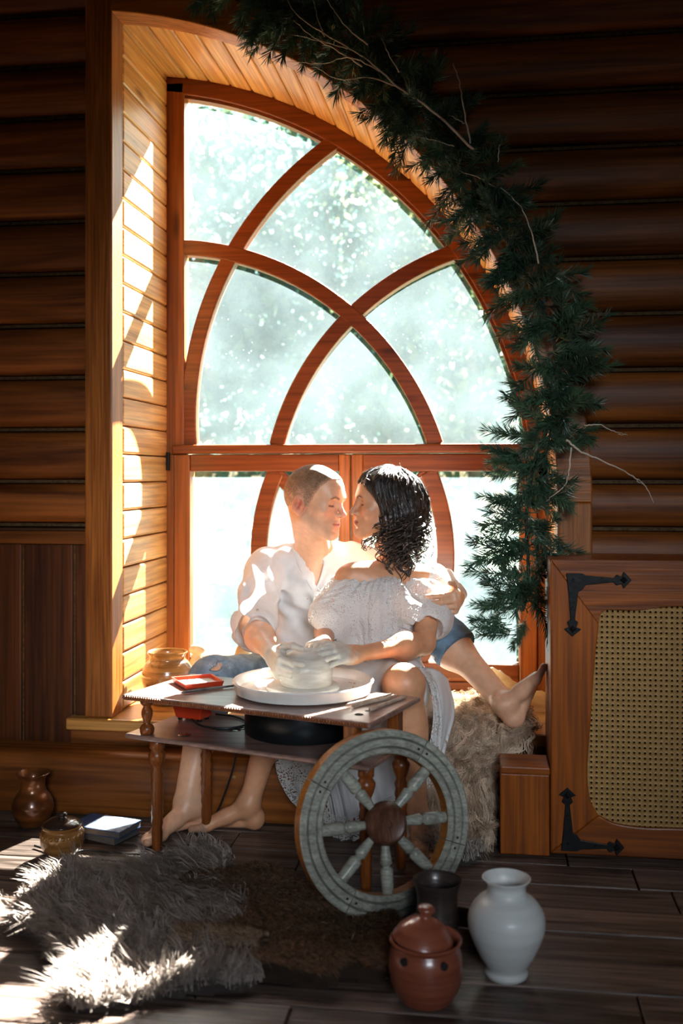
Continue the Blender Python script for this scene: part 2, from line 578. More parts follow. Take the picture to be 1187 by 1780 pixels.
# ---- casing around the opening (post, arch, post)
casing = empty('trim_1', (XL, 0, 0.29), 'orange wooden casing framing the arched window alcove', 'trim', kind='structure')
ztop = ACZ + math.sqrt(1.68 ** 2 - (XL - ACX) ** 2)
p = MB().box((-1.355, -0.015, 0.29), (XL, 0.095, ztop + 0.12)).build('casing_post', M_CASING, casing, bevel=0.006)
MB().box((-1.412, 0.03, 0.24), (-1.357, 0.08, 0.88)).build('casing_backing', M_WAINS, casing, bevel=0.004)
a_l = math.acos((XL - 0.004 - ACX) / 1.74)
nseg = 3
for k in range(nseg):
    a0 = a_l * k / nseg + (0.0012 if k else 0); a1 = a_l * (k + 1) / nseg - 0.0012
    mo = arch_pts(1.79, a0, a1, 24); mi = arch_pts(1.68, a0, a1, 24)
    o = MB().band(mo, mi, -0.015, 0.095).build('arch_casing', M_CASING_A, casing, bevel=0.005)
MB().box((ACX + 1.68, -0.015, 0.29), (ACX + 1.79, 0.095, ACZ)).build('casing_post', M_CASING, casing, bevel=0.006)

# ---- lining boards of the alcove
lining = empty('trim_2', (XL, 0.1, 0.29), 'honey pine boards lining the deep window alcove', 'trim', kind='structure')
z = 0.292
while z < 2.70:
    h = 0.1
    zt = min(z + h, 2.735)
    o = MB().box((XL - 0.022, 0.097, z + 0.0015), (XL, YW + 0.002, zt - 0.0015)).build('lining_board', M_PLANK, lining, bevel=0.009)
    z += h
z = 0.292
while z < ACZ - 0.02:
    MB().box((XR, 0.097, z + 0.0015), (XR + 0.022, YW + 0.002, min(z + 0.1, ACZ) - 0.0015)).build('lining_board', M_PLANK, lining, bevel=0.009)
    z += 0.1
nb = 27
for k in range(nb):
    a0 = a_l * k / nb; a1 = a_l * (k + 1) / nb
    am = (a0 + a1) / 2; w = AR * (a1 - a0) - 0.003
    R = Matrix.Translation((ACX + AR * math.cos(am), 0, ACZ + AR * math.sin(am))) @ Matrix.Rotation(math.pi/2 - am, 4, 'Y')
    MB().box((-w/2, 0.097, 0.0), (w/2, YW + 0.002, 0.022), R).build('soffit_board', M_PLANK, lining, bevel=0.009)

# ---- window seat (deep sill)
sill = MB().box((-1.415, -0.035, 0.25), (0.25, YW + 0.02, 0.29)).build('trim_3', M_SILL, None, bevel=0.006)
tag(sill, 'deep honey pine window seat board under the arched window', 'sill', kind='structure')
MB().box((-1.405, -0.02, 0.20), (0.2, 0.02, 0.249)).build('apron_board', M_BEAM, sill, bevel=0.005)

# ---- the rest of the room, behind the camera
def slab(name, lo, hi, label):
    o = MB().box(lo, hi).build(name, M_DARKWALL)
    return tag(o, label, name.split('_')[0], kind='structure')
slab('wall_left', (ROOM[0] - 0.1, ROOM[2], -0.05), (ROOM[0], 0.66, ROOM[3]), 'plain timber side wall left of the log wall')
slab('wall_right', (ROOM[1], ROOM[2], -0.05), (ROOM[1] + 0.1, 0.66, ROOM[3]), 'plain timber side wall right of the log wall')
slab('ceiling', (ROOM[0] - 0.1, ROOM[2] - 0.1, ROOM[3]), (ROOM[1] + 0.1, 0.66, ROOM[3] + 0.1), 'timber ceiling above the log wall')
rw = MB()
rw.box((ROOM[0], ROOM[2] - 0.1, -0.05), (-0.1, ROOM[2], ROOM[3])).box((1.9, ROOM[2] - 0.1, -0.05), (ROOM[1], ROOM[2], ROOM[3]))
rw.box((-0.1, ROOM[2] - 0.1, -0.05), (1.9, ROOM[2], 1.4)).box((-0.1, ROOM[2] - 0.1, 3.1), (1.9, ROOM[2], ROOM[3]))  # opening added for the fill light
tag(rw.build('wall_front', M_DARKWALL), 'timber wall with an added window opening behind the photographer', 'wall', kind='structure')
w2 = empty('fill_window', (0.9, ROOM[2], 1.4), 'added two-sash window frame around the fill light behind the photographer', 'window', kind='structure')  # unseen window added to house the fill light
for xa, xb, za, zb in ((-0.1, 1.9, 1.4, 1.46), (-0.1, 1.9, 3.04, 3.1), (-0.1, -0.04, 1.46, 3.04), (1.84, 1.9, 1.46, 3.04), (0.87, 0.93, 1.46, 3.04)):
    MB().box((xa, ROOM[2] - 0.08, za), (xb, ROOM[2] - 0.02, zb)).build('window_frame', M_FRAME_SHADE, w2)

# ================================================================== THE ARCHED WINDOW
win = empty('window_1', (-0.517, YW, 0.29), 'large quarter-arch window with crossing curved glazing bars and two casements', 'window', kind='structure')
YB = YW + 0.075
GR = 1.63
# fixed frame
arc_o = arch_pts(AR + 0.028, -0.02, math.acos((XL - 0.028 - ACX) / (AR + 0.028)), 48)
arc_i = arch_pts(GR, -0.02, math.acos((XL - 0.028 - ACX) / GR), 48)
o = MB().band(arc_o, arc_i, YW + 0.003, YB).build('arch_frame', M_FRAME_SHADE, win, bevel=0.006)
arc_o2 = arch_pts(GR + 0.002, 0.1, math.acos((XL + .06 - ACX) / GR), 48)
arc_i2 = arch_pts(GR - 0.012, 0.1, math.acos((XL + .06 - ACX) / GR), 48)
MB().band(arc_o2, arc_i2, YW + 0.015, YB - 0.01).build('glazing_bead', M_FRAME_SHADE, win)
MB().box((XL - 0.028, YW + 0.003, 1.20), (-1.19, YB, 2.69)).build('jamb', M_FRAME_Z, win, bevel=0.006)
MB().box((XL - 0.028, YW + 0.003, 0.29), (-1.232, YB, 1.20)).build('jamb', M_FRAME_Z, win, bevel=0.004)
MB().box((0.198, YW + 0.003, 0.29), (XR + 0.028, YB, 1.20)).build('jamb', M_FRAME_Z, win, bevel=0.004)
MB().box((XL + 0.02, YW - 0.012, 1.203), (XR - 0.01, YB, 1.239)).build('transom', M_FRAME_SHADE, win, bevel=0.008)
MB().box((-1.232, YW, 0.29), (0.198, YB, 0.322)).build('bottom_rail', M_FRAME_SHADE, win, bevel=0.004)
# curved glazing bars
CA = (-1.276, 0.892, 1.14); CB = (0.203, 0.98, 1.049); CC = (0.113, 1.344, 1.287)
BW = 0.031
def bar(c, a0, a1, name='glazing_bar', parent=None, y0=YW + 0.004, y1=YB - 0.012, w=BW, n=36):
    o = MB().band(arch_pts(c[2] + w, a0, a1, n, c[0], c[1]), arch_pts(c[2] - w, a0, a1, n, c[0], c[1]), y0, y1).build(name, M_FRAME_SHADE, parent or win, bevel=0.006)
    return o
def ang(c, x, z): return math.atan2(z - c[1], x - c[0]) % (2 * math.pi)
bar(CA, ang(CA, -0.19, 1.235), ang(CA, -1.20, 2.03))
bar(CB, ang(CB, -0.09, 1.99), ang(CB, -0.815, 1.235), y0=YW + 0.006, y1=YB - 0.014)
bar(CC, ang(CC, -0.585, 2.43), ang(CC, -1.17, 1.235), y0=YW + 0.0075, y1=YB - 0.0155)
# panes, one for every field between the bars
def pane_cells(test, x0, x1, z0, z1, h=0.02):
    nx, nz = int(round((x1 - x0) / h)), int(round((z1 - z0) / h))
    v = {}; V = []; F = []
    def vi(i, j):
        if (i, j) not in v:
            v[(i, j)] = len(V); V.append((x0 + (x1 - x0) * i / nx, YW + 0.04, z0 + (z1 - z0) * j / nz))
        return v[(i, j)]
    for i in range(nx):
        for j in range(nz):
            xc = x0 + (x1 - x0) * (i + .5) / nx; zc = z0 + (z1 - z0) * (j + .5) / nz
            if test(xc, zc): F.append((vi(i, j), vi(i+1, j), vi(i+1, j+1), vi(i, j+1)))
    return V, F
def inside(c, x, z): return math.hypot(x - c[0], z - c[1]) < c[2]
for combo in range(8):
    ia, ib, ic = bool(combo & 1), bool(combo & 2), bool(combo & 4)
    def test(x, z):
        return math.hypot(x - ACX, z - ACZ) < GR + 0.03 and inside(CA, x, z) == ia and inside(CB, x, z) == ib and inside(CC, x, z) == ic
    V, F = pane_cells(test, -1.21, 0.21, 1.22, 2.70)
    if len(F) > 12:
        o = mesh_obj('pane', V, F, M_GLASS, win)
# casement doors
def casement(xa, xb, inner, hinge_left):
    d = empty('casement', (xa, YW, 0.32), parent=win)
    sw = 0.067
    mid = 0.045
    lw = sw if hinge_left else mid
    rw_ = mid if hinge_left else sw
    y0 = YW - 0.008
    MB().box((xa, y0, 0.325), (xa + lw, YB - 0.005, 1.20)).build('stile', M_FRAME_Z, d, bevel=0.006)
    MB().box((xb - rw_, y0, 0.325), (xb, YB - 0.005, 1.20)).build('stile', M_FRAME_Z, d, bevel=0.006)
    MB().box((xa + lw, y0, 1.132), (xb - rw_, YB - 0.005, 1.20)).build('rail', M_FRAME_SHADE, d, bevel=0.006)
    MB().box((xa + lw, y0, 0.325), (xb - rw_, YB - 0.005, 0.395)).build('rail', M_FRAME_SHADE, d, bevel=0.006)
    MB().box((xa + lw, YW + 0.038, 0.395), (xb - rw_, YW + 0.042, 1.132)).build('pane', M_GLASS, d)
    if hinge_left:
        c = (-0.063, 0.804, 0.822)
        bar(c, ang(c, -0.82, 1.135), ang(c, -0.80, 0.39), parent=d, y0=YW + 0.002, y1=YB - 0.02, w=0.034)
        c2 = (-1.30, 0.62, 0.70)
        bar(c2, ang(c2, -0.60, 0.64), ang(c2, -0.82, 1.12), parent=d, y0=YW + 0.004, y1=YB - 0.022, w=0.026)
    else:
        c = (-0.971, 0.804, 0.822)
        bar(c, ang(c, -0.234, 0.39) - 2 * math.pi, ang(c, -0.214, 1.135), parent=d, y0=YW + 0.002, y1=YB - 0.02, w=0.034)
        c2 = (0.266, 0.62, 0.70)
        bar(c2, ang(c2, -0.214, 1.12), ang(c2, -0.434, 0.60), parent=d, y0=YW + 0.004, y1=YB - 0.022, w=0.026)
    return d
dl = casement(-1.23, -0.519, 0, True)
dr = casement(-0.515, 0.196, 0, False)
hp = PY(292, 802, YW - 0.012)
hg = MB().lathe([(0.0, -0.036), (0.008, -0.036), (0.008, -0.012), (0.0085, -0.012), (0.0085, 0.01), (0.008, 0.01), (0.008, 0.036), (0.0, 0.036)], 14, Matrix.Translation(hp)).build('hinge', M_BLACK, dl, smooth=False)
# ================================================================== FURNITURE
# ---- cabinet with cane door
M_CAB = wood('cabinet_wood', (0.17, 0.038, 0.002), (0.37, 0.092, 0.006), 'Z', 1.2, 0.38, 0.2, 0.05, 0.2)
M_CABX = wood('cabinet_rail_wood', (0.17, 0.038, 0.002), (0.37, 0.092, 0.006), 'X', 1.2, 0.38, 0.2, 0.05, 0.2)
M_CANE = plain('cane', (0.44, 0.25, 0.07), 0.5, 0, (0.34, 0.18, 0.045), 60, 0.2)
CX0, CX1, CY0, CZ1 = 0.190, 1.02, -0.305, 0.872
cab = empty('cane_cabinet', (0.5, -0.15, 0), 'low orange wooden cabinet with cane door and black iron corner straps', 'cabinet')
MB().box((CX0, CY0 + 0.03, 0.0), (CX1, -0.145, CZ1)).build('carcass', M_CAB, cab, bevel=0.004)
MB().box((CX0, -0.145, 0.21), (CX1, -0.045, CZ1)).build('carcass_back', M_CAB, cab, bevel=0.004)
# curved opening of the door, outline in x-z
def op(x, y): p = PY(x, y, CY0); return (p.x, p.z)
inner_l = catmull([(*op(1041, 1085), 0), (*op(1034, 1150), 0), (*op(1027, 1250), 0), (*op(1021, 1340), 0), (*op(1026, 1390), 0), (*op(1040, 1418), 0)], 5)
inner_b = catmull([(*op(1040, 1418), 0), (*op(1070, 1432), 0), (*op(1120, 1439), 0), (*op(1190, 1441), 0), (CX1 - 0.10, op(1190, 1441)[1], 0)], 5)
inner_t = catmull([(*op(1041, 1085), 0), (*op(1044, 1068), 0), (*op(1055, 1060), 0), (*op(1105, 1061), 0), (*op(1187, 1054), 0), (CX1 - 0.12, op(1187, 1054)[1] - 0.01, 0)], 5)
def rail(name, outer_a, outer_b, inner, mat):
    n = len(inner)
    out = [(outer_a[0] + (outer_b[0] - outer_a[0]) * i / (n - 1), outer_a[1] + (outer_b[1] - outer_a[1]) * i / (n - 1)) for i in range(n)]
    return MB().band(out, [(p.x, p.y) for p in inner], CY0 - 0.001, CY0 + 0.03).build(name, mat, cab, bevel=0.004)
rail('door_stile', (CX0, CZ1), (CX0, 0.012), inner_l, M_CAB)
rail('door_rail', (CX0 + 0.0005, 0.012), (CX1, 0.012), inner_b, M_CABX)
rail('door_rail', (CX0 + 0.0005, CZ1), (CX1, CZ1), inner_t, M_CABX)
MB().box((CX1 - 0.14, CY0, 0.05), (CX1, CY0 + 0.03, CZ1 - 0.02)).build('door_stile', M_CAB, cab, bevel=0.004)
# cane webbing with real holes
cs = 0.0152
V = []; F = []
x = CX0 + 0.095
nxc = int((CX1 - 0.1 - x) / cs); nzc = int((0.76 - 0.06) / cs)
for i in range(nxc):
    for j in range(nzc):
        x0 = x + i * cs; z0 = 0.06 + j * cs
        xc, zc = x0 + cs/2, z0 + cs/2
        b = len(V); h = cs / 2; r = cs * 0.235
        for k in range(8):
            a = math.pi/8 + k * math.pi/4
            kx, kz = math.cos(a), math.sin(a)
            m_ = max(abs(kx), abs(kz))
            V.append((xc + kx / m_ * h, CY0 + 0.012, zc + kz / m_ * h))
        for k in range(8):
            a = math.pi/8 + k * math.pi/4
            V.append((xc + math.cos(a) * r, CY0 + 0.0105, zc + math.sin(a) * r))
        for k in range(8):
            a = math.pi/8 + k * math.pi/4
            V.append((xc + math.cos(a) * r, CY0 + 0.014, zc + math.sin(a) * r))
        for k in range(8):
            l = (k + 1) % 8
            F.append((b+k, b+l, b+8+l, b+8+k)); F.append((b+8+k, b+8+l, b+16+l, b+16+k))
        # corners of the cell
        for k in (0, 2, 4, 6):
            a = math.pi/4 + k * math.pi/4
            V.append((xc + (h if math.cos(a) > 0 else -h), CY0 + 0.0115, zc + (h if math.sin(a) > 0 else -h)))
            F.append((b+k, len(V)-1, b+(k+1) % 8))
cane = mesh_obj('cane_panel', V, F, M_CANE, cab)
cane['kind'] = 'stuff'
MB().box((CX0 + 0.03, CY0 + 0.022, 0.03), (CX1 - 0.03, CY0 + 0.028, CZ1 - 0.03)).build('void_backing', plain('dark_void', (0.03, 0.02, 0.012), 0.9), cab)  # dark sheet standing in for the shaded void behind the cane
# iron straps
def strap(corner, sx, sz, lx, lz):
    """L-shaped iron corner with spade ends; corner in x-z, arms of length lx, lz"""
    poly = []
    w = 0.017
    def q(a, b): return (corner[0] + sx * a, corner[1] + sz * b)
    armx = [(0, 0), (0.045, -0.0), (0.055, 0.006), (lx - 0.05, 0.012), (lx - 0.042, 0.002), (lx - 0.028, 0.008), (lx - 0.022, -0.007), (lx, 0.018), (lx - 0.022, 0.043), (lx - 0.028, 0.029), (lx - 0.042, 0.034), (lx - 0.05, 0.025), (0.055, 0.034), (0.047, 0.047)]
    poly = [q(*p) for p in armx]
    armz = [(0.034, 0.055), (0.025, lz - 0.05), (0.034, lz - 0.042), (0.029, lz - 0.028), (0.043, lz - 0.022), (0.018, lz), (-0.007, lz - 0.022), (0.008, lz - 0.028), (0.002, lz - 0.042), (0.012, lz - 0.05), (0.006, 0.055)]
    poly += [q(*p) for p in armz]
    b = MB()
    n = len(poly)
    o = b.prism(poly, CY0 - 0.006, CY0 - 0.0012).build('iron_strap', M_BLACK, cab, bevel=0.0015)
    for (a, c2) in ((lx - 0.022, 0.018), (0.02, 0.02), (0.018, lz - 0.022), (lx * 0.55, 0.018), (0.018, lz * 0.55)):
        px, pz = q(a, c2)
        big = 0.011 if a > lx - 0.03 or c2 > lz - 0.03 else 0.005
        MB().lathe([(big, 0), (big * 0.8, 0.003), (0.0, 0.007 if big > 0.01 else 0.003)], 4 if big > 0.01 else 12, Matrix.Translation((px, CY0 - 0.006, pz)) @ Matrix.Rotation(math.pi/2, 4, 'X')).build('stud', M_BLACK, o)
c1 = PY(984, 996, CY0); c2 = PY(975, 1478, CY0)
strap((c1.x, c1.z), 1, -1, 0.185, 0.185)
strap((c2.x, c2.z), 1, 1, 0.18, 0.185)

# ---- wooden step box beside the cabinet
box = empty('step_box', (0.11, -0.25, 0), 'small orange wooden step box joined against the cabinet', 'step')
MB().box((0.045, CY0 + 0.004, 0.0), (0.188, -0.17, 0.238)).build('body', M_CAB, box, bevel=0.004)
MB().box((0.045, CY0 - 0.004, 0.2385), (0.189, -0.165, 0.262)).build('top_board', M_CABX, box, bevel=0.005)

# ---- the potter's table: two tiers on turned legs
M_TOP = wood('table_top_wood', (0.17, 0.10, 0.08), (0.28, 0.17, 0.14), 'X', 1.2, 0.3, 0.12, 0.05, 0.9)
M_TURN = wood('turned_wood', (0.13, 0.032, 0.007), (0.25, 0.075, 0.018), 'Z', 2.0, 0.3, 0.15, 0.05, 0.4)
TA = math.radians(-18.0)
TC = Vector((-0.615, -0.450, 0.0))
TM = Matrix.Translation(TC) @ Matrix.Rotation(TA, 4, 'Z')
def T(x, y, z): return TM @ Vector((x, y, z))
table = empty('potter_table', TC, 'low two-tier dark wooden table on turned legs between couple and wheel', 'table')
def tier(name, lx, ly, zt, th):
    n = 8
    prof = [(0, zt - th), (0.004, zt - th * 0.8), (0.004, zt - th * 0.25), (0.0, zt)]
    rect = [(-lx/2, -ly/2), (lx/2, -ly/2), (lx/2, ly/2), (-lx/2, ly/2)]
    b = MB(); v = []
    for o_, z in prof:
        v += [(p[0] + (o_ if p[0] > 0 else -o_), p[1] + (o_ if p[1] > 0 else -o_), z) for p in rect]
    f = [(3, 2, 1, 0), (12, 13, 14, 15)]
    for k in range(3):
        for i in range(4):
            j = (i + 1) % 4
            f.append((k*4+i, k*4+j, k*4+4+j, k*4+4+i))
    b.add(v, f, TM)
    return b.build(name, M_TOP, table, bevel=0.002)
TZ = 0.48
tier('tabletop', 0.785, 0.345, TZ, 0.016)
tier('lower_shelf', 0.775, 0.335, 0.366, 0.014)
# beaded edge on the tabletop front
for sy in (-1,):
    bd = MB()
    nb_ = 96
    for i in range(nb_):
        xx = -0.385 + 0.77 * i / (nb_ - 1)
        bd.lathe([(0, -0.006), (0.0042, -0.003), (0.0042, 0.003), (0, 0.006)], 6, TM @ Matrix.Translation((xx, sy * 0.1765, TZ - 0.008)))
    o = bd.build('beaded_edge', M_TURN, table, smooth=True); o['kind'] = 'stuff'
# holes bored through the top
M_HOLE = plain('hole_dark', (0.012, 0.008, 0.006), 0.8)
for (px, py, r) in ((258, 1202, 0.011), (270, 1197, 0.006), (624, 1242, 0.011), (638, 1236, 0.006)):
    c = PZ(px, py, TZ)
    MB().lathe([(r, 0.0002), (r * 1.08, 0.0009), (r * 0.9, 0.0009), (r * 0.88, 0.0004), (0.0, 0.0004)], 18, Matrix.Translation(c)).build('bored_hole', M_HOLE, table)
leg_prof = [(0.0, 0.0), (0.012, 0.0), (0.0135, 0.006), (0.0165, 0.07), (0.0145, 0.085), (0.0175, 0.10), (0.0155, 0.115), (0.018, 0.128), (0.0155, 0.142), (0.0185, 0.157), (0.016, 0.17), (0.019, 0.185), (0.016, 0.2), (0.019, 0.213), (0.016, 0.228), (0.0195, 0.243), (0.014, 0.258), (0.021, 0.275), (0.025, 0.29), (0.026, 0.30), (0.017, 0.312), (0.022, 0.318), (0.022, 0.352), (0.0, 0.352)]
spin_prof = [(0.0, 0.366), (0.019, 0.366), (0.021, 0.374), (0.0215, 0.382), (0.017, 0.391), (0.009, 0.397), (0.011, 0.403), (0.0165, 0.42), (0.0165, 0.432), (0.011, 0.446), (0.017, 0.452), (0.021, 0.458), (0.021, 0.464), (0.0, 0.464)]
for (fx, fy) in ((273, 1488), (636, 1556), (359, 1447), (697, 1510)):
    b_ = PZ(fx, fy, 0.0)
    MB().lathe(leg_prof, 20, Matrix.Translation(b_)).build('leg', M_TURN, table, smooth=True)
for (sx, sy) in ((-0.33, -0.145), (0.33, -0.145), (-0.33, 0.145), (0.33, 0.145)):
    q = T(sx, sy, 0)
    if sx > 0:
        MB().box((-0.018, -0.018, 0.3665), (0.018, 0.018, 0.4635), Matrix.Translation(q) @ Matrix.Rotation(TA, 4, 'Z')).build('spacer_post', M_TURN, table, bevel=0.004)
    else:
        MB().lathe(spin_prof, 20, Matrix.Translation(q)).build('spacer_post', M_TURN, table, smooth=True)

# ---- the electric potter's wheel set into the table
M_PAN = plain('white_pan', (0.78, 0.77, 0.74), 0.32, 0, (0.66, 0.63, 0.58), 14, 0.1, 0.3)
M_CLAY = plain('wet_clay', (0.62, 0.57, 0.50), 0.42, 0, (0.48, 0.43, 0.36), 16, 0.6, 0.15, 0.4, (1, 1, 5))
PC = PZ(527, 1196, TZ + 0.012); PC = Vector((PC.x, PC.y, 0))
pw = empty('potters_wheel', (PC.x, PC.y, 0.367), 'white-rimmed electric potter wheel set through the table', 'pottery wheel')
MT = Matrix.Translation(PC)
pan_prof = [(0.0, TZ + 0.001), (0.185, TZ + 0.001), (0.198, TZ + 0.006), (0.2045, TZ + 0.030), (0.208, TZ + 0.036), (0.205, TZ + 0.040), (0.1985, TZ + 0.036), (0.193, TZ + 0.012), (0.184, TZ + 0.0075), (0.0, TZ + 0.0075)]
smooth_by_angle(MB().lathe(pan_prof, 72, MT).build('splash_pan', M_PAN, pw), 50)
smooth_by_angle(MB().lathe([(0.0, TZ + 0.008), (0.104, TZ + 0.008), (0.108, TZ + 0.012), (0.108, TZ + 0.02), (0.104, TZ + 0.023), (0.0, TZ + 0.023)], 48, MT).build('wheel_head', plain('wheel_head_clay', (0.72, 0.69, 0.63), 0.4, 0, (0.58, 0.53, 0.45), 20, 0.2), pw), 40)
smooth_by_angle(MB().lathe([(0.0, 0.367), (0.168, 0.367), (0.172, 0.372), (0.172, TZ - 0.022), (0.168, TZ - 0.0165), (0.0, TZ - 0.0165)], 56, MT).build('motor_housing', plain('blue_black_metal', (0.022, 0.028, 0.033), 0.35, 0.7, (0.015, 0.018, 0.02), 8), pw), 40)
# slip splashes and rust spots
for i in range(14):
    a = RNG.uniform(-0.5, 0.9); r = RNG.uniform(0.14, 0.175)
    MB().lathe([(0.0, 0.003), (RNG.uniform(0.002, 0.006), 0.0015), (0.0, 0.0)], 7, MT @ Matrix.Translation((r * math.cos(a), r * math.sin(a), TZ + 0.0075))).build('clay_crumb', plain('rusty_crumb', (0.35, 0.13, 0.04), 0.8) if i == 0 else bpy.data.materials['rusty_crumb'], pw)
# ---- pot being thrown
pot_prof = [(0.0, 0.5035), (0.072, 0.5035), (0.076, 0.507), (0.0765, 0.52), (0.079, 0.54), (0.0775, 0.558), (0.069, 0.578), (0.055, 0.592), (0.040, 0.600), (0.034, 0.606), (0.030, 0.606), (0.029, 0.60), (0.030, 0.585), (0.036, 0.57), (0.0, 0.56)]
PPC = PZ(531, 1190, TZ + 0.03); PPC = Vector((PC.x + 0.008, PC.y, 0))
o = smooth_by_angle(MB().lathe(pot_prof, 56, Matrix.Translation(PPC)).build('clay_pot', M_CLAY), 60)
tag(o, 'wet grey clay pot being shaped by hands on the potter wheel', 'clay pot')

# ---- things on the table
tray = empty('clay_tray', PZ(342, 1192, TZ), 'small red tray with smeared clay on the table corner', 'tray')
M_RED = plain('red_plastic', (0.55, 0.055, 0.02), 0.35, 0, (0.42, 0.035, 0.012), 20, 0.05, 0.3)
tp = [PZ(x, y, TZ) for x, y in ((297, 1186), (321, 1200), (390, 1193), (368, 1180))]
cen = sum(tp, Vector()) / 4
b = MB()
def ringz(k, z): return [((p - cen) * k + cen) + Vector((0, 0, z)) for p in tp]
v = ringz(0.93, 0.001) + ringz(1.0, 0.017) + ringz(0.94, 0.017) + ringz(0.86, 0.006)
f = [(3, 2, 1, 0), (12, 13, 14, 15)]
for k in range(3):
    for i in range(4):
        j = (i + 1) % 4
        f.append((k*4+i, k*4+j, k*4+4+j, k*4+4+i))
b.add(v, f); b.build('tray_body', M_RED, tray, bevel=0.0015)
smooth_by_angle(MB().add([Vector(p) for p in ringz(0.8, 0.0065)] + [cen + Vector((RNG.uniform(-.015, .015), RNG.uniform(-.012, .012), 0.014)) for _ in range(1)], [(0, 1, 4), (1, 2, 4), (2, 3, 4), (3, 0, 4)]).build('clay_lump', M_CLAY, tray), 60)
M_STICK = plain('clayed_wood', (0.52, 0.40, 0.30), 0.6, 0, (0.33, 0.22, 0.15), 30, 0.3)
M_DSTICK = plain('dark_tool', (0.05, 0.045, 0.045), 0.5, 0, (0.16, 0.14, 0.12), 40, 0.3)
def tool(name, a, b_, r, label, mat, group=None, flat=False):
    a = Vector(a); b_ = Vector(b_); d = b_ - a
    ts = [0, 0.06, 0.2, 0.5, 0.75, 0.88, 0.96, 1.0]
    rr = [r * k for k in ((0.5, 0.9, 1.0, 1.05, 0.9, 0.75, 0.9, 0.4) if not flat else (0.9, 1.3, 0.8, 0.9, 1.0, 0.95, 0.9, 0.6))]
    o = MB().tube([a + d * t for t in ts], rr, 10).build(name, mat, None, smooth=True)
    tag(o, label, 'tool', group)
zt = TZ + 0.0055
tool('modelling_tool', PZ(315, 1204, zt), PZ(412, 1191, zt), 0.0042, 'dark clay-spattered modelling stick lying beside the red tray', M_DSTICK)
tool('modelling_tool', PZ(602, 1225, zt), PZ(682, 1206, zt), 0.0042, 'thin wooden modelling tool, rearmost of three on table corner', M_STICK, 'modelling tools on the table corner')
tool('modelling_tool', PZ(611, 1227, zt), PZ(690, 1209, zt), 0.0048, 'clay-caked wooden modelling tool, middle of three on table corner', M_STICK, 'modelling tools on the table corner')
tool('modelling_tool', PZ(643, 1233, zt + .001), PZ(706, 1210, zt), 0.0052, 'wooden modelling tool with round tip, frontmost of three on table corner', M_STICK, 'modelling tools on the table corner', True)
# red foot-control box hanging under the tabletop, cable
cb = PZ(336, 1250, 0.3675)
ctrl = empty('control_box', cb, 'red plastic control box standing on the lower shelf', 'control box')
bM = Matrix.Translation(cb) @ Matrix.Rotation(TA, 4, 'Z')
b = MB()
v = [(-.045, -.03, 0.006), (.045, -.03, 0.006), (.045, .03, 0.006), (-.045, .03, 0.006), (-.058, -.04, 0.060), (.058, -.04, 0.060), (.058, .04, 0.060), (-.058, .04, 0.060)]
b.add(v, [(3,2,1,0),(4,5,6,7),(0,1,5,4),(1,2,6,5),(2,3,7,6),(3,0,4,7)], bM)
b.build('box_shell', plain('bright_red_plastic', (0.75, 0.06, 0.015), 0.3, 0, (0.68, 0.05, 0.012), 6, 0, 0.3), ctrl, bevel=0.006)
for fx_, fy_ in ((-.035, -.02), (.035, -.02), (-.035, .02), (.035, .02)):
    MB().lathe([(0.0, 0.0), (0.007, 0.0), (0.007, 0.0065), (0.0, 0.0065)], 12, bM @ Matrix.Translation((fx_, fy_, 0))).build('rubber_foot', M_BLACK, ctrl)
cable_pts = [PZ(330, 1248, 0.375), PZ(352, 1262, 0.371), PZ(395, 1266, 0.371), PZ(430, 1258, 0.371), PZ(410, 1246, 0.371), PZ(375, 1241, 0.372)]
o = MB().tube(catmull(cable_pts, 10), 0.0032, 8).build('control_cable', plain('black_rubber', (0.012, 0.012, 0.013), 0.45), None, smooth=True)
tag(o, 'black looped cable lying on the lower shelf by the red box', 'cable')
pc_ = [PY(411, 1306, -0.27), PY(404, 1340, -0.24), PY(385, 1395, -0.22), PY(370, 1425, -0.21), PZ(366, 1434, 0.006), PZ(352, 1453, 0.004), PZ(318, 1474, 0.004), PZ(262, 1485, 0.004), PZ(200, 1482, 0.004), PZ(150, 1478, 0.004), PZ(110, 1484, 0.004), PZ(60, 1470, 0.004)]
o = MB().tube(catmull(pc_, 8), 0.0034, 8).build('power_cable', bpy.data.materials['black_rubber'], None, smooth=True)
tag(o, 'black power cable hanging under the table and trailing over the floor', 'cable')
# wet puddles on the lower shelf
puddle = bpy.data.materials.new('puddle')
for k, (px, py, rx, ry) in enumerate(((322, 1277, 0.02, 0.010), (398, 1268, 0.05, 0.012), (418, 1266, 0.035, 0.008))):
    pz = PZ(px, py, 0.367)
    n = 18
    vs = [(pz.x + rx * math.cos(6.283*i/n) * RNG.uniform(0.7, 1.2), pz.y + ry * 2 * math.sin(6.283*i/n) * RNG.uniform(0.7, 1.2), 0.3662) for i in range(n)]
    vs2 = [(pz.x + (q[0]-pz.x)*0.75, pz.y + (q[1]-pz.y)*0.75, 0.3675) for q in vs]
    o = mesh_obj('water_puddle', vs + vs2, [tuple(range(n, 2*n))] + [(i, (i+1) % n, (i+1) % n + n, i + n) for i in range(n)],
                 plain('slip_water', (0.05, 0.045, 0.04), 0.05, 0, (0.03, 0.025, 0.02), 20, 0, 1.0) if k == 0 else bpy.data.materials['slip_water'], None, smooth=True)
    tag(o, ('round dark wet splash near the shelf corner post', 'long glossy water splash spilled on the lower shelf', 'short glossy splash beside the motor housing')[k], 'splash')
bpy.data.materials.remove(puddle)

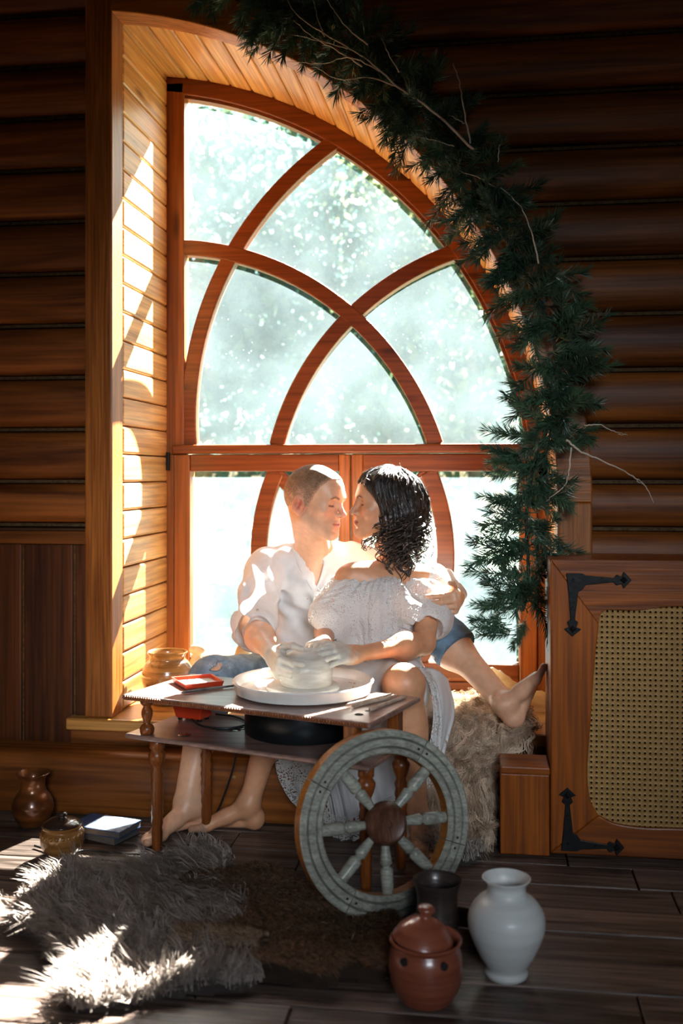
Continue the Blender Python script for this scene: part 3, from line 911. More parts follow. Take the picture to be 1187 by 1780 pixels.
# ---- the spoked wooden wheel leaning on the table
M_GREYW = wood('grey_wood', (0.20, 0.20, 0.165), (0.33, 0.335, 0.28), 'X', 2.0, 0.36, 0.12, 0.10, 0.3)  # grey-green on faces and spokes; rim edges are orange
M_ORW = wood('varnished_rim_wood', (0.30, 0.10, 0.015), (0.48, 0.19, 0.035), 'X', 2.0, 0.35, 0.2, 0.05, 0.3)
WR = 0.233
yaw = math.radians(21); pitch = math.radians(8)
camx = Vector((_C, _S, 0)); camb = Vector((_S, -_C, 0))          # camera right, and towards camera
nrm = (camb * math.cos(yaw) + camx * math.sin(yaw)).normalized()  # faces the camera, turned to the right
side = Vector((0, 0, 1)).cross(nrm).normalized()
upv = (Vector((0, 0, 1)) * math.cos(pitch) - nrm * math.sin(pitch)).normalized()
nrm2 = side.cross(upv).normalized()
if nrm2.dot(nrm) < 0: nrm2 = -nrm2
WC = PZ(672, 1597, 0.0) + upv * WR + Vector((0.006, 0.0, 0.0015))
WM = Matrix(((side.x, upv.x, nrm2.x, WC.x), (side.y, upv.y, nrm2.y, WC.y), (side.z, upv.z, nrm2.z, WC.z), (0, 0, 0, 1)))
wheel = empty('spoked_wheel', (WC.x, WC.y, 0.0), 'grey spoked wooden wheel leaning against the low table', 'wheel')
RI = WR - 0.060
hw = 0.022
rim_prof = [(RI, -hw), (RI, hw - 0.004), (RI + 0.004, hw), (RI + 0.014, hw), (RI + 0.017, hw - 0.010), (RI + 0.020, hw + 0.001), (RI + 0.037, hw + 0.001), (RI + 0.040, hw - 0.010), (RI + 0.043, hw), (WR - 0.004, hw), (WR, hw - 0.004), (WR, -hw)]
joints = [math.radians(a) for a in (57, 147, 238, -20)]
joints = sorted([j % (2 * math.pi) for j in joints])
for k in range(4):
    a0 = joints[k] + 0.006; a1 = (joints[(k + 1) % 4] + (2 * math.pi if k == 3 else 0)) - 0.006
    n = 26; m_ = len(rim_prof); v = []; f = []
    for i in range(n + 1):
        a = a0 + (a1 - a0) * i / n
        v += [(r * math.cos(a), r * math.sin(a), z) for r, z in rim_prof]
    for i in range(n):
        for j in range(m_):
            l = (j + 1) % m_
            f.append((i*m_+j, (i+1)*m_+j, (i+1)*m_+l, i*m_+l))
    f += [tuple(range(m_))[::-1], tuple(range(n*m_, (n+1)*m_))]
    o = MB().add(v, f, WM).build('felloe', M_GREYW, wheel)
    smooth_by_angle(o, 30)
    o.data.materials.append(M_ORW)
    for i, p in enumerate(o.data.polygons):
        if i < n * m_ and i % m_ in (m_ - 1, 0, m_ - 2) and i % m_ != m_ - 2: p.material_index = 1
        if i < n * m_ and i % m_ == m_ - 2: p.material_index = 1
    for ad in (0.06,):
        for aa in (a0 + ad, a1 - ad):
            MB().lathe([(0.0035, 0.0), (0.0035, 0.001), (0.0, 0.0012)], 10, WM @ Matrix.Translation(((RI + 0.029) * math.cos(aa), (RI + 0.029) * math.sin(aa), hw + 0.001))).build('peg', M_HOLE, o)
sp_prof = [(0.0, 0.030), (0.008, 0.032), (0.0105, 0.055), (0.0145, 0.088), (0.0158, 0.100), (0.0105, 0.104), (0.0095, 0.108), (0.0158, 0.113), (0.0168, 0.119), (0.0158, 0.15), (0.0145, RI - 0.001), (0.0, RI - 0.001)]
for adeg in (180, 128, 43, -2, -47, -90, -135):
    a = math.radians(adeg)
    o = MB().lathe(sp_prof, 16, WM @ Matrix.Rotation(a, 4, 'Z') @ Matrix.Rotation(math.pi/2, 4, 'Y')).build('spoke', M_GREYW, wheel)
    smooth_by_angle(o, 60)
hub_prof = [(r_ * 1.22, z_) for r_, z_ in [(0.0, -0.04), (0.030, -0.04), (0.036, -0.02), (0.044, 0.0), (0.045, 0.012), (0.043, 0.026), (0.036, 0.036), (0.034, 0.0385), (0.031, 0.036), (0.006, 0.036), (0.005, 0.032), (0.0, 0.032)]]
o = smooth_by_angle(MB().lathe(hub_prof, 36, WM).build('hub', wood('hub_wood', (0.06, 0.022, 0.012), (0.12, 0.05, 0.03), 'Z', 3, 0.4, 0.2, 0.05, 0.2), wheel), 40)
# ================================================================== POTS
def lathe_obj(name, prof, base, mat, parent=None, seg=56, ang=50, sr=1.0, sz=1.0):
    prof = [(r * sr, z * sz) for r, z in prof]
    return smooth_by_angle(MB().lathe(prof, seg, Matrix.Translation(base)).build(name, mat, parent), ang)
def smooth_prof(pts, n=6):
    return [(max(0.0, p.x), p.y) for p in catmull([(r, z, 0) for r, z in pts], n)]
def ringed(name, c, c2, rough, coat=0.0, sc=1.0, bump=0.25, spec=0.5):
    return plain(name, c, rough, 0, c2, 6 * sc, bump, coat, spec, (1, 1, 14))
M_WHITE = ringed('white_bisque', (0.66, 0.68, 0.66), (0.58, 0.60, 0.58), 0.42, 0.1, 0.6, 0.08)
M_TERRA = ringed('terracotta', (0.30, 0.085, 0.045), (0.20, 0.052, 0.028), 0.30, 0.35, 1.0, 0.3)
M_BLACKCLAY = ringed('black_clay', (0.055, 0.038, 0.032), (0.028, 0.02, 0.018), 0.33, 0.2, 1.0, 0.3)
M_GLAZE = ringed('brown_glaze', (0.40, 0.19, 0.055), (0.20, 0.085, 0.022), 0.22, 0.6, 1.0, 0.3)
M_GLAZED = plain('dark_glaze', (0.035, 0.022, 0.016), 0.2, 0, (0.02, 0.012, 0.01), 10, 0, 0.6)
M_COPPER = plain('copper_glaze', (0.24, 0.08, 0.02), 0.28, 0.3, (0.08, 0.025, 0.008), 9, 0.1, 0.5, 0.5, (1, 1, 3))
# white vase
b0 = PZ(880, 1694, 0)
wv = smooth_prof([(0.046, 0.0), (0.048, 0.008), (0.044, 0.02), (0.062, 0.055), (0.081, 0.105), (0.086, 0.135), (0.082, 0.165), (0.066, 0.192), (0.049, 0.206), (0.043, 0.220), (0.044, 0.234), (0.053, 0.2485), (0.0545, 0.2515)], 6)
wv = [(0.0, 0.0)] + wv + [(0.052, 0.2525), (0.046, 0.243), (0.039, 0.23), (0.038, 0.21), (0.045, 0.2), (0.06, 0.18), (0.0, 0.15)]
o = lathe_obj('vase', wv, b0, M_WHITE, sz=0.865); tag(o, 'round-bellied white bisque vase with flared lip on the floor', 'vase')
# dark cup
b1 = PZ(760, 1640, 0)
dc = smooth_prof([(0.050, 0.0), (0.053, 0.02), (0.050, 0.06), (0.045, 0.10), (0.046, 0.135), (0.053, 0.158), (0.0555, 0.165)], 6)
dc = [(0.0, 0.0)] + dc + [(0.054, 0.167), (0.0505, 0.163), (0.043, 0.14), (0.042, 0.10), (0.045, 0.03), (0.0, 0.02)]
o = lathe_obj('clay_beaker', dc, b1, M_BLACKCLAY, sr=1.07, sz=0.92); tag(o, 'dark brown flared clay beaker behind the red lidded pot', 'beaker')
# terracotta lidded pot
b2 = PZ(740, 1737, 0)
tpot = empty('lidded_pot', b2, 'reddish terracotta pot with knobbed lid and small dark holes', 'pot')
tb = smooth_prof([(0.052, 0.0), (0.060, 0.01), (0.074, 0.045), (0.079, 0.085), (0.077, 0.115), (0.071, 0.135), (0.070, 0.141), (0.076, 0.148), (0.077, 0.153)], 6)
tb = [(0.0, 0.0)] + tb + [(0.0745, 0.156), (0.070, 0.152), (0.066, 0.142), (0.069, 0.12), (0.0, 0.04)]
lathe_obj('body', tb, b2, M_TERRA, tpot, sz=0.85)
ld = smooth_prof([(0.0635, 0.0), (0.065, 0.003), (0.062, 0.010), (0.050, 0.028), (0.032, 0.044), (0.018, 0.051), (0.0125, 0.056), (0.0125, 0.062), (0.017, 0.068), (0.0185, 0.074), (0.014, 0.080), (0.0, 0.082)], 5)
lidM = Matrix.Translation(b2 + Vector((-0.007, 0.004, 0.1265))) @ Matrix.Rotation(math.radians(7), 4, Vector((0.2, 1, 0)))
lid = smooth_by_angle(MB().lathe([(0.0, 0.0)] + [(r, z * 0.9) for r, z in ld], 48, lidM).build('lid', M_TERRA, tpot), 50)
for px, py in ((697, 1676), (776, 1684)):
    r = _ray(px, py)
    d = (b2.y - 0.072 - CAM[1]) / r[1]
    p = Vector((r[0] * d, CAM[1] + r[1] * d, CAM[2] + r[2] * d))
    dirv = (p - b2); dirv.z = 0; dirv.normalize()
    q = b2 + dirv * 0.0785; q.z = p.z
    MB().lathe([(0.0085, -0.006), (0.0085, 0.0004), (0.0, 0.0006)], 18, Matrix.Translation(q) @ dirv.to_track_quat('Z', 'Y').to_matrix().to_4x4()).build('vent_hole', M_HOLE, tpot)
# dark wooden dish between
b3 = PZ(822, 1633, 0)
bm_ = Matrix.Translation(b3) @ Matrix.Rotation(math.radians(-14), 4, 'Z')
dish = empty('wooden_dish', b3, 'low dark wooden square dish half hidden behind the white vase', 'dish')
v = [(-.05, -.045, 0), (.05, -.045, 0), (.05, .045, 0), (-.05, .045, 0), (-.065, -.06, 0.05), (.065, -.06, 0.05), (.065, .06, 0.05), (-.065, .06, 0.05), (-.058, -.053, 0.05), (.058, -.053, 0.05), (.058, .053, 0.05), (-.058, .053, 0.05), (-.045, -.04, 0.008), (.045, -.04, 0.008), (.045, .04, 0.008), (-.045, .04, 0.008)]
f = [(3,2,1,0), (12,13,14,15)]
for k in range(3):
    for i in range(4):
        j = (i+1) % 4; f.append((k*4+i, k*4+j, k*4+4+j, k*4+4+i))
MB().add(v, f, bm_).build('dish_body', wood('dish_wood', (0.05, 0.022, 0.012), (0.11, 0.05, 0.03), 'X', 2, 0.35, 0.2), dish, bevel=0.002)
# glazed pot on the sill
b4 = PY(291, 1200, 0.24); b4.z = 0.2905
gp = smooth_prof([(0.060, 0.0), (0.066, 0.008), (0.082, 0.05), (0.092, 0.095), (0.090, 0.13), (0.077, 0.158), (0.066, 0.17), (0.065, 0.182), (0.071, 0.194), (0.073, 0.198)], 6)
gp = [(0.0, 0.0)] + gp + [(0.071, 0.202), (0.066, 0.199), (0.060, 0.182), (0.068, 0.15), (0.08, 0.1), (0.0, 0.02)]
sp_ = empty('glazed_pot', b4, 'large brown glazed round pot on the window seat left corner', 'pot')
lathe_obj('body', gp, b4, M_GLAZE, sp_, sz=0.93)
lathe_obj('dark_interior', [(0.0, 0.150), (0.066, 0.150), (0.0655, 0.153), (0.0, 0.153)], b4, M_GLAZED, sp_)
# small lidded jar on the floor
b5 = PZ(108, 1486, 0)
sj = empty('lidded_jar', b5, 'small brown glazed jar with dark knobbed lid on the floor', 'jar')
jp = smooth_prof([(0.036, 0.0), (0.042, 0.006), (0.058, 0.03), (0.063, 0.055), (0.060, 0.078), (0.054, 0.088), (0.056, 0.094), (0.0585, 0.10)], 6)
jp = [(0.0, 0.0)] + jp + [(0.056, 0.103), (0.05, 0.098), (0.0, 0.09)]
lathe_obj('body', jp, b5, M_GLAZE, sj, sz=0.87)
bd = MB()
for k in range(22):
    a = 2 * math.pi * k / 22
    bd.lathe([(0, -0.007), (0.006, -0.004), (0.006, 0.004), (0, 0.007)], 8, Matrix.Translation(b5 + Vector((0.059 * math.cos(a), 0.059 * math.sin(a), 0.064))))
o = bd.build('bead_band', M_GLAZE, sj, smooth=True); o['kind'] = 'stuff'
jl = smooth_prof([(0.054, 0.0), (0.055, 0.005), (0.042, 0.016), (0.02, 0.024), (0.010, 0.028), (0.012, 0.034), (0.014, 0.039), (0.009, 0.044), (0.0, 0.045)], 5)
lathe_obj('lid', [(0.0, 0.0)] + jl, b5 + Vector((0, 0, 0.0892)), M_GLAZED, sj, sz=0.85)
# tall copper-coloured vase
b6 = PZ(57, 1434, 0)
b6.x += 0.0
tv = smooth_prof([(0.036, 0.0), (0.045, 0.01), (0.062, 0.045), (0.065, 0.075), (0.056, 0.105), (0.042, 0.125), (0.038, 0.15), (0.042, 0.172), (0.052, 0.186), (0.0535, 0.189)], 6)
tv = [(0.0, 0.0)] + tv + [(0.052, 0.191), (0.048, 0.187), (0.038, 0.17), (0.033, 0.15), (0.036, 0.125), (0.0, 0.05)]
o = lathe_obj('copper_vase', tv, b6, M_COPPER, sz=0.88); tag(o, 'copper-coloured vase with flared mouth in the dark left corner', 'vase')

# ================================================================== BOOKS
def book(i, z, th, px, py, rz, sx, sy, label, cov):
    c = PZ(px, py, z)
    e = empty('book', (c.x, c.y, z), label, 'book', 'books on the floor')
    Mx = Matrix.Translation(c) @ Matrix.Rotation(math.radians(rz), 4, 'Z')
    MB().box((-sx/2, -sy/2, 0.0), (sx/2, sy/2, 0.002), Mx).build('cover', cov, e)
    top = MB().box((-sx/2, -sy/2, th - 0.002), (sx/2, sy/2, th), Mx).build('cover', cov, e)
    MB().box((-sx/2 - 0.001, -sy/2, 0.0), (-sx/2 + 0.002, sy/2, th), Mx).build('spine', cov, e)
    MB().box((-sx/2 + 0.003, -sy/2 + 0.003, 0.0021), (sx/2 - 0.003, sy/2 - 0.003, th - 0.0021), Mx).build('page_block', M_PAGES, e)
    return e, Mx
M_PAGES = plain('paper', (0.10, 0.10, 0.10), 0.8, 0, (0.05, 0.05, 0.05), 60, 0.3, 0, 0.5, (1, 1, 30))
M_BKC = plain('black_cover', (0.015, 0.015, 0.018), 0.3)
e1, _ = book(0, 0.001, 0.030, 182, 1452, -20, 0.18, 0.12, 'thick black book at the bottom of the floor stack', M_BKC)
e2, Mx = book(1, 0.032, 0.020, 183, 1441, -14, 0.185, 0.12, 'glossy blue-and-white covered book on top of the black one', plain('blue_cover', (0.02, 0.06, 0.16), 0.25))
MB().box((-0.04, -0.058, 0.0201), (0.09, 0.058, 0.0207), Mx).build('cover_picture', plain('pale_cover_print', (0.50, 0.56, 0.62), 0.25, 0, (0.12, 0.17, 0.25), 26), e2)

# ================================================================== CARVINGS ON THE SILL
M_CARVE = plain('pale_carving', (0.62, 0.47, 0.29), 0.7, 0, (0.46, 0.32, 0.17), 30, 0.4)
def blob(mb, c, r, rot=None, seg=14):
    n = 10
    prof = [(math.sin(math.pi * i / n), -math.cos(math.pi * i / n)) for i in range(n + 1)]
    M = Matrix.Translation(c) @ (rot or Matrix()) @ Matrix.Diagonal((*r, 1))
    mb.lathe(prof, seg, M)
def remeshed(o, vox, sm=4):
    r = o.modifiers.new('remesh', 'REMESH'); r.mode = 'VOXEL'; r.voxel_size = vox; r.use_smooth_shade = True
    s = o.modifiers.new('smooth', 'SMOOTH'); s.iterations = sm; s.factor = 0.5
    return o
q = PY(352, 1140, 0.42); q.z = 0.2905
mb = MB()
blob(mb, q + Vector((0.0, 0, 0.05)), (0.065, 0.035, 0.05)); blob(mb, q + Vector((-0.03, 0, 0.105)), (0.026, 0.022, 0.05), Matrix.Rotation(0.3, 4, 'Y'))
blob(mb, q + Vector((-0.022, 0, 0.165)), (0.033, 0.022, 0.02)); blob(mb, q + Vector((0.05, 0, 0.085)), (0.04, 0.028, 0.03))
blob(mb, q + Vector((0.0, 0, 0.02)), (0.08, 0.045, 0.02))
mb.box(q + Vector((-0.075, -0.04, 0)), q + Vector((0.08, 0.04, 0.012)))
o = remeshed(mb.build('bird_carving', M_CARVE), 0.005); tag(o, 'pale carved bird-like figurine on the window seat beside the glazed pot', 'figurine')
q = PY(418, 1150, 0.40); q.z = 0.2905
mb = MB()
blob(mb, q + Vector((0.0, 0, 0.06)), (0.045, 0.04, 0.06)); blob(mb, q + Vector((0.01, 0, 0.14)), (0.033, 0.03, 0.06)); blob(mb, q + Vector((0.015, 0, 0.225)), (0.03, 0.028, 0.035))
blob(mb, q + Vector((-0.02, -0.02, 0.11)), (0.014, 0.014, 0.05), Matrix.Rotation(0.4, 4, 'Y')); blob(mb, q + Vector((0.005, -0.03, 0.07)), (0.028, 0.022, 0.022))
mb.box(q + Vector((-0.045, -0.04, 0)), q + Vector((0.05, 0.04, 0.015)))
o = remeshed(mb.build('figure_carving', M_CARVE), 0.005); tag(o, 'pale upright carved figure on the sill behind the man', 'figurine')
# curved bark board at the right end of the seat
v = []; f = []
bp = catmull([PY(842, 1158, 0.38), PY(870, 1168, 0.36), PY(905, 1192, 0.34), PY(950, 1206, 0.32)], 6)
for i, p in enumerate(bp):
    j_ = 0.003 * math.sin(i * 2.3) + (0.006 if i == 0 else 0)
    low = Vector((p.x, p.y - 0.05, 0.2915))
    v += [p + Vector((0, 0, j_)), low, low + Vector((0, 0.03, 0)), p + Vector((0, 0.022, j_))]
for i in range(len(bp) - 1):
    for k in range(4):
        l = (k + 1) % 4; f.append((i*4+k, i*4+l, i*4+4+l, i*4+4+k))
f += [(0, 3, 2, 1), tuple(len(v) - 4 + k for k in range(4))]
o = mesh_obj('bark_slab', v, f, plain('split_pine', (0.68, 0.42, 0.15), 0.5, 0, (0.45, 0.22, 0.06), 8, 0.4, 0.2, 0.5, (1, 1, 5)), None)
smooth_by_angle(o, 40); tag(o, 'splintered curved pine slab leaning on the window seat by the foot', 'wood slab')

# ================================================================== FURS
def fur_mesh(name, roots, normals, length, width, lean, curl, mat, parent, seed=1, cols=((0.3, 0.3, 0.3), (0.5, 0.5, 0.5)), seg=3, drop=0.0, lenvar=0.35, clump=0.0, wave=5.5, lock=1):
    """tapered ribbon strands; roots n*3, normals n*3, lean n*3 direction the hair lies in"""
    rg = np.random.default_rng(seed)
    m0 = len(roots)
    roots = np.repeat(roots, lock, 0); normals = np.repeat(normals, lock, 0); lean = np.repeat(lean, lock, 0)
    n = len(roots)
    if lock > 1: roots = roots + rg.normal(size=(n, 3)) * (0.0042 if lock > 6 else 0.006)
    def per_lock(a, own):
        """random values shared inside a lock, with a small share of their own"""
        return np.repeat(a, lock, 0) * (1 - own) + own * a[rg.integers(0, m0, n)]
    own = 1.0 if lock == 1 else 0.16
    L = length * (1 + lenvar * per_lock(rg.uniform(-1, 1, m0), own))[:, None]
    ln = lean + curl * per_lock(rg.normal(size=(m0, 3)), own)
    side_ = np.cross(ln, normals) + 0.3 * per_lock(rg.normal(size=(m0, 3)), own)
    side_ /= np.linalg.norm(side_, axis=1)[:, None] + 1e-9
    ph = np.repeat(rg.uniform(0, 6.28, m0), lock)[:, None] + (rg.normal(size=(n, 1)) * 0.25 if lock > 1 else 0)
    V = np.zeros((n, (seg + 1) * 2, 3))
    for k in range(seg + 1):
        t = k / seg
        d = normals * (t - 0.55 * t * t) + ln * (t * t * 0.55 + 0.25 * t)
        wav = side_ * (clump * np.sin(ph + t * wave)) * L
        p = roots + d * L + wav
        p[:, 2] -= drop * t * t * L[:, 0]
        w = width * (1 - t) ** 0.6 * (0.7 + 0.6 * rg.uniform(size=n))[:, None] * (1.0 if k < seg else 0.12)
        V[:, 2*k] = p - side_ * w; V[:, 2*k+1] = p + side_ * w
    base = (np.arange(n) * (seg + 1) * 2)[:, None]
    Q = np.concatenate([base + np.array([[2*k, 2*k+1, 2*k+3, 2*k+2]]) for k in range(seg)], 0)
    c0, c1 = np.array(cols[0]), np.array(cols[1])
    m_ = per_lock(rg.uniform(size=m0), own)[:, None]
    cc = c0 * (1 - m_) + c1 * m_
    col = np.repeat(cc, (seg + 1) * 2, axis=0)
    return np_obj(name, V.reshape(-1, 3), Q, mat, parent, True, col)
M_FUR = vcol('fur', 0.75, 0, 100, 0, 0.25, 0.2, 0.15)
def in_poly(P, poly):
    x, y_ = P[:, 0], P[:, 1]
    c = np.zeros(len(P), bool)
    n = len(poly)
    for i in range(n):
        x1, y1 = poly[i]; x2, y2 = poly[(i+1) % n]
        cond = ((y1 > y_) != (y2 > y_)) & (x < (x2 - x1) * (y_ - y1) / (y2 - y1 + 1e-12) + x1)
        c ^= cond
    return c
def snoise(P, s, seed=0):
    """cheap smooth pseudo noise"""
    rg = np.random.default_rng(seed)
    out = 0
    for k in range(6):
        w = rg.normal(size=P.shape[1]); w *= s * (1 + 0.35 * k) / np.linalg.norm(w)
        out = out + np.sin(P @ w + rg.uniform(0, 6.28)) / (1 + 0.3 * k)
    return out / 3.2
def floor_pelt(name, outline_px, zfun, label, cat, cols, length, width, dens, lean_dir, curl, seed, base_col, seg=3, clump=0.0, group=None, lock=1):
    pts = catmull([(PZ(x, y, 0.012).x, PZ(x, y, 0.012).y, 0) for x, y in outline_px] + [(PZ(*outline_px[0], 0.012).x, PZ(*outline_px[0], 0.012).y, 0)], 5)[:-1]
    poly = [(p.x, p.y) for p in pts]
    A = np.array(poly); lo, hi = A.min(0), A.max(0)
    rg = np.random.default_rng(seed)
    e = empty(name, (float(A[:, 0].mean()), float(A[:, 1].mean()), 0), label, cat, group)
    # hide: grid clipped to the outline
    h = 0.02
    nx, ny = int((hi[0]-lo[0])/h)+2, int((hi[1]-lo[1])/h)+2
    gx, gy = np.meshgrid(np.arange(nx)*h+lo[0]-h/2, np.arange(ny)*h+lo[1]-h/2, indexing='ij')
    G = np.stack([gx.ravel(), gy.ravel()], 1)
    z = zfun(G)
    V = np.c_[G, z]
    cen_ = G.reshape(nx, ny, 2)[:-1, :-1].reshape(-1, 2) + h/2
    ok = in_poly(cen_, poly).reshape(nx-1, ny-1)
    I, J = np.nonzero(ok)
    Q = np.stack([I*ny+J, (I+1)*ny+J, (I+1)*ny+J+1, I*ny+J+1], 1)
    used = np.unique(Q); mp_ = -np.ones(len(V), int); mp_[used] = np.arange(len(used))
    Vt = V[used]; Qt = mp_[Q]
    Vb = Vt.copy(); Vb[:, 2] = 0.0015
    np_obj('hide', np.concatenate([Vt, Vb]), np.concatenate([Qt, Qt[:, ::-1] + len(Vt)]), base_col, e)
    area = abs(0.5 * sum(poly[i][0]*poly[(i+1) % len(poly)][1] - poly[(i+1) % len(poly)][0]*poly[i][1] for i in range(len(poly))))
    N = int(dens * (hi-lo).prod() / lock)
    P = rg.uniform(lo, hi, (N, 2)); P = P[in_poly(P, poly)]
    z = zfun(P); ee = 0.004
    nx_ = -(zfun(P + [ee, 0]) - z) / ee; ny_ = -(zfun(P + [0, ee]) - z) / ee
    nn = np.c_[nx_, ny_, np.ones(len(P))]; nn /= np.linalg.norm(nn, axis=1)[:, None]
    ld_ = lean_dir(P)
    o = fur_mesh('fur', np.c_[P, z], nn, length, width, ld_, curl, M_FUR, e, seed, cols, seg, 0.25, 0.35, clump, 6.0, lock)
    o['kind'] = 'stuff'
    return e, poly
M_HIDE = plain('hide_grey', (0.16, 0.13, 0.11), 0.9, 0, (0.10, 0.08, 0.07), 20)
M_HIDE_B = plain('hide_brown', (0.10, 0.055, 0.03), 0.9, 0, (0.05, 0.028, 0.016), 20)
def z_grey(P): return 0.016 + 0.012 * snoise(P, 14, 3) + 0.008 * snoise(P, 30, 4)
def lean_grey(P):
    a = 2.2 + 1.3 * snoise(P, 7, 9)
    return np.c_[np.cos(a), np.sin(a) - 0.5, 0 * a]
floor_pelt('sheepskin_rug', [(10, 1600), (45, 1572), (72, 1538), (118, 1518), (205, 1512), (290, 1498), (350, 1480), (400, 1490), (380, 1530), (440, 1590), (400, 1640), (450, 1690), (430, 1712), (330, 1722), (240, 1738), (150, 1755), (112, 1730), (130, 1690), (105, 1660), (100, 1630), (60, 1622), (25, 1612)],
           z_grey, 'long-haired grey-brown sheepskin rug lying on the floor', 'rug', ((0.16, 0.125, 0.105), (0.40, 0.335, 0.29)), 0.066, 0.0019, 90000, lean_grey, 0.42, 5, M_HIDE, 4, 0.08, None, 6)
def z_brown(P): return 0.035 + 0.014 * snoise(P, 11, 13) + 0.006 * snoise(P, 25, 14)
def lean_brown(P):
    a = -0.6 + 0.7 * snoise(P, 5, 19)
    return np.c_[np.cos(a), np.sin(a), 0 * a] * 1.2
hide_e, _ = floor_pelt('fur_hide', [(300, 1560), (330, 1538), (390, 1528), (450, 1520), (480, 1527), (520, 1545), (560, 1580), (620, 1600), (680, 1600), (690, 1630), (672, 1690), (640, 1706), (600, 1690), (560, 1716), (520, 1708), (460, 1696), (400, 1680), (350, 1660), (310, 1640), (318, 1600)],
           z_brown, 'short-haired dark brown fur hide spread over the sheepskin', 'fur', ((0.10, 0.055, 0.03), (0.40, 0.25, 0.15)), 0.026, 0.0013, 150000, lean_brown, 0.25, 6, M_HIDE_B, 2, 0.0)
# rolled leg of the hide
rc = PZ(312, 1632, 0.05)
roll = MB()
n = 20
v = []; f = []
for i in range(9):
    t = i / 8
    c = rc + Vector((0.20 * t, 0.02 * math.sin(t * 3), 0.0))
    r0 = 0.030 * (1 - 0.35 * t) ; r1 = r0 - 0.006
    for r in (r0, r1):
        for k in range(n):
            a = 2 * math.pi * k / n
            v.append(c + Vector((0.012 * math.sin(2 * a), r * math.cos(a), r * 0.9 * math.sin(a))))
for i in range(8):
    for k in range(n):
        l = (k + 1) % n
        f.append((i*2*n+k, i*2*n+l, (i+1)*2*n+l, (i+1)*2*n+k)); f.append((i*2*n+n+k, (i+1)*2*n+n+k, (i+1)*2*n+n+l, i*2*n+n+l))
for k in range(n):
    l = (k + 1) % n; f.append((k, n + k, n + l, l))
mesh_obj('rolled_leg', v, f, M_HIDE_B, hide_e, smooth=True)
rg = np.random.default_rng(3)
N = 3200
tt = rg.uniform(0, 1, N); aa = rg.uniform(0, 6.283, N)
r_ = 0.030 * (1 - 0.35 * tt)
roots = np.c_[rc.x + 0.20 * tt + 0.012*np.sin(2*aa), rc.y + 0.02 * np.sin(tt * 3) + r_ * np.cos(aa), rc.z + 0.9 * r_ * np.sin(aa)]
nn = np.c_[0 * aa, np.cos(aa), np.sin(aa)]
o = fur_mesh('rolled_fur', roots, nn, 0.016, 0.0013, np.c_[-0.8 + 0*aa, 0*aa, 0*aa], 0.3, M_FUR, hide_e, 8, ((0.14, 0.085, 0.05), (0.34, 0.22, 0.14)), 2); o['kind'] = 'stuff'

# sheepskin draped over the right end of the seat, down to the floor
def drape_pt(s, t):
    """s 0..1 from the window down to the floor, t 0..1 left to right"""
    top_l = (770, 1262); 
    ctrl = [((742, 0.30), (905, 0.30)), ((748, 0.10), (925, 0.12)), ((752, -0.035), (925, -0.045)), ((755, -0.06), (880, -0.075)), ((752, -0.145), (868, -0.16)), ((748, -0.165), (850, -0.18)), ((735, -0.22), (835, -0.20))]
    return None
DR = [  # (y, z, x_left, x_right) stations going from the window to the floor
    (0.33, 0.305, -0.26, 0.09), (0.20, 0.318, -0.25, 0.12), (0.08, 0.322, -0.23, 0.15), (-0.02, 0.316, -0.22, 0.165), (-0.065, 0.285, -0.21, 0.14),
    (-0.085, 0.24, -0.205, 0.06), (-0.155, 0.205, -0.20, 0.035), (-0.182, 0.14, -0.20, 0.02), (-0.195, 0.06, -0.205, -0.0), (-0.24, 0.03, -0.22, -0.01), (-0.30, 0.022, -0.20, -0.05)]
def drape(s, t):
    s = np.clip(s, 0, 1) * (len(DR) - 1); i = np.minimum(s.astype(int), len(DR) - 2); fr = s - i
    A = np.array(DR)
    r = A[i] * (1 - fr)[:, None] + A[i+1] * fr[:, None]
    x = r[:, 2] + (r[:, 3] - r[:, 2]) * t
    P = np.c_[x, r[:, 0], r[:, 1]]
    return P
gs, gt = np.meshgrid(np.linspace(0, 1, 41), np.linspace(0, 1, 19), indexing='ij')
PV = drape(gs.ravel(), gt.ravel())
PV[:, 1] -= 0.008 * snoise(PV, 18, 2); PV[:, 2] += 0.006 * snoise(PV, 22, 5)
I, J = np.meshgrid(np.arange(40), np.arange(18), indexing='ij'); I = I.ravel(); J = J.ravel()
Q = np.stack([I*19+J, I*19+J+1, (I+1)*19+J+1, (I+1)*19+J], 1)
sk = empty('draped_sheepskin', (-0.05, -0.05, 0.30), 'curly beige sheepskin draped over the window seat beside the step box', 'sheepskin')
oh = np_obj('hide', PV, Q, plain('hide_beige', (0.22, 0.145, 0.085), 0.9, 0, (0.13, 0.08, 0.045), 20), sk)
sd = oh.modifiers.new('solid', 'SOLIDIFY'); sd.thickness = 0.008; sd.offset = 0
N = 2600
ss = rg.uniform(0, 1, N); t_ = rg.uniform(0, 1, N)
P0 = drape(ss, t_); e1_ = drape(np.minimum(ss + 0.01, 1.0), t_) - drape(np.maximum(ss - 0.01, 0), t_); e2_ = drape(ss, t_ * 0 + 1) - drape(ss, t_ * 0)
nn = np.cross(e1_, e2_); nn /= np.linalg.norm(nn, axis=1)[:, None] + 1e-9
nn[nn[:, 1] + 0 * nn[:, 2] - nn[:, 2] > 0] *= -1
ldir = e1_ / (np.linalg.norm(e1_, axis=1)[:, None] + 1e-9) * 0.7 + np.c_[snoise(P0, 9, 31), 0*ss, 0.3 * snoise(P0, 9, 33)] * 0.8
o = fur_mesh('fleece', P0, nn, 0.070, 0.0018, ldir, 0.45, M_FUR, sk, 12, ((0.28, 0.17, 0.095), (0.90, 0.72, 0.54)), 9, 0.35, 0.30, 0.17, 10.0, 12); o['kind'] = 'stuff'
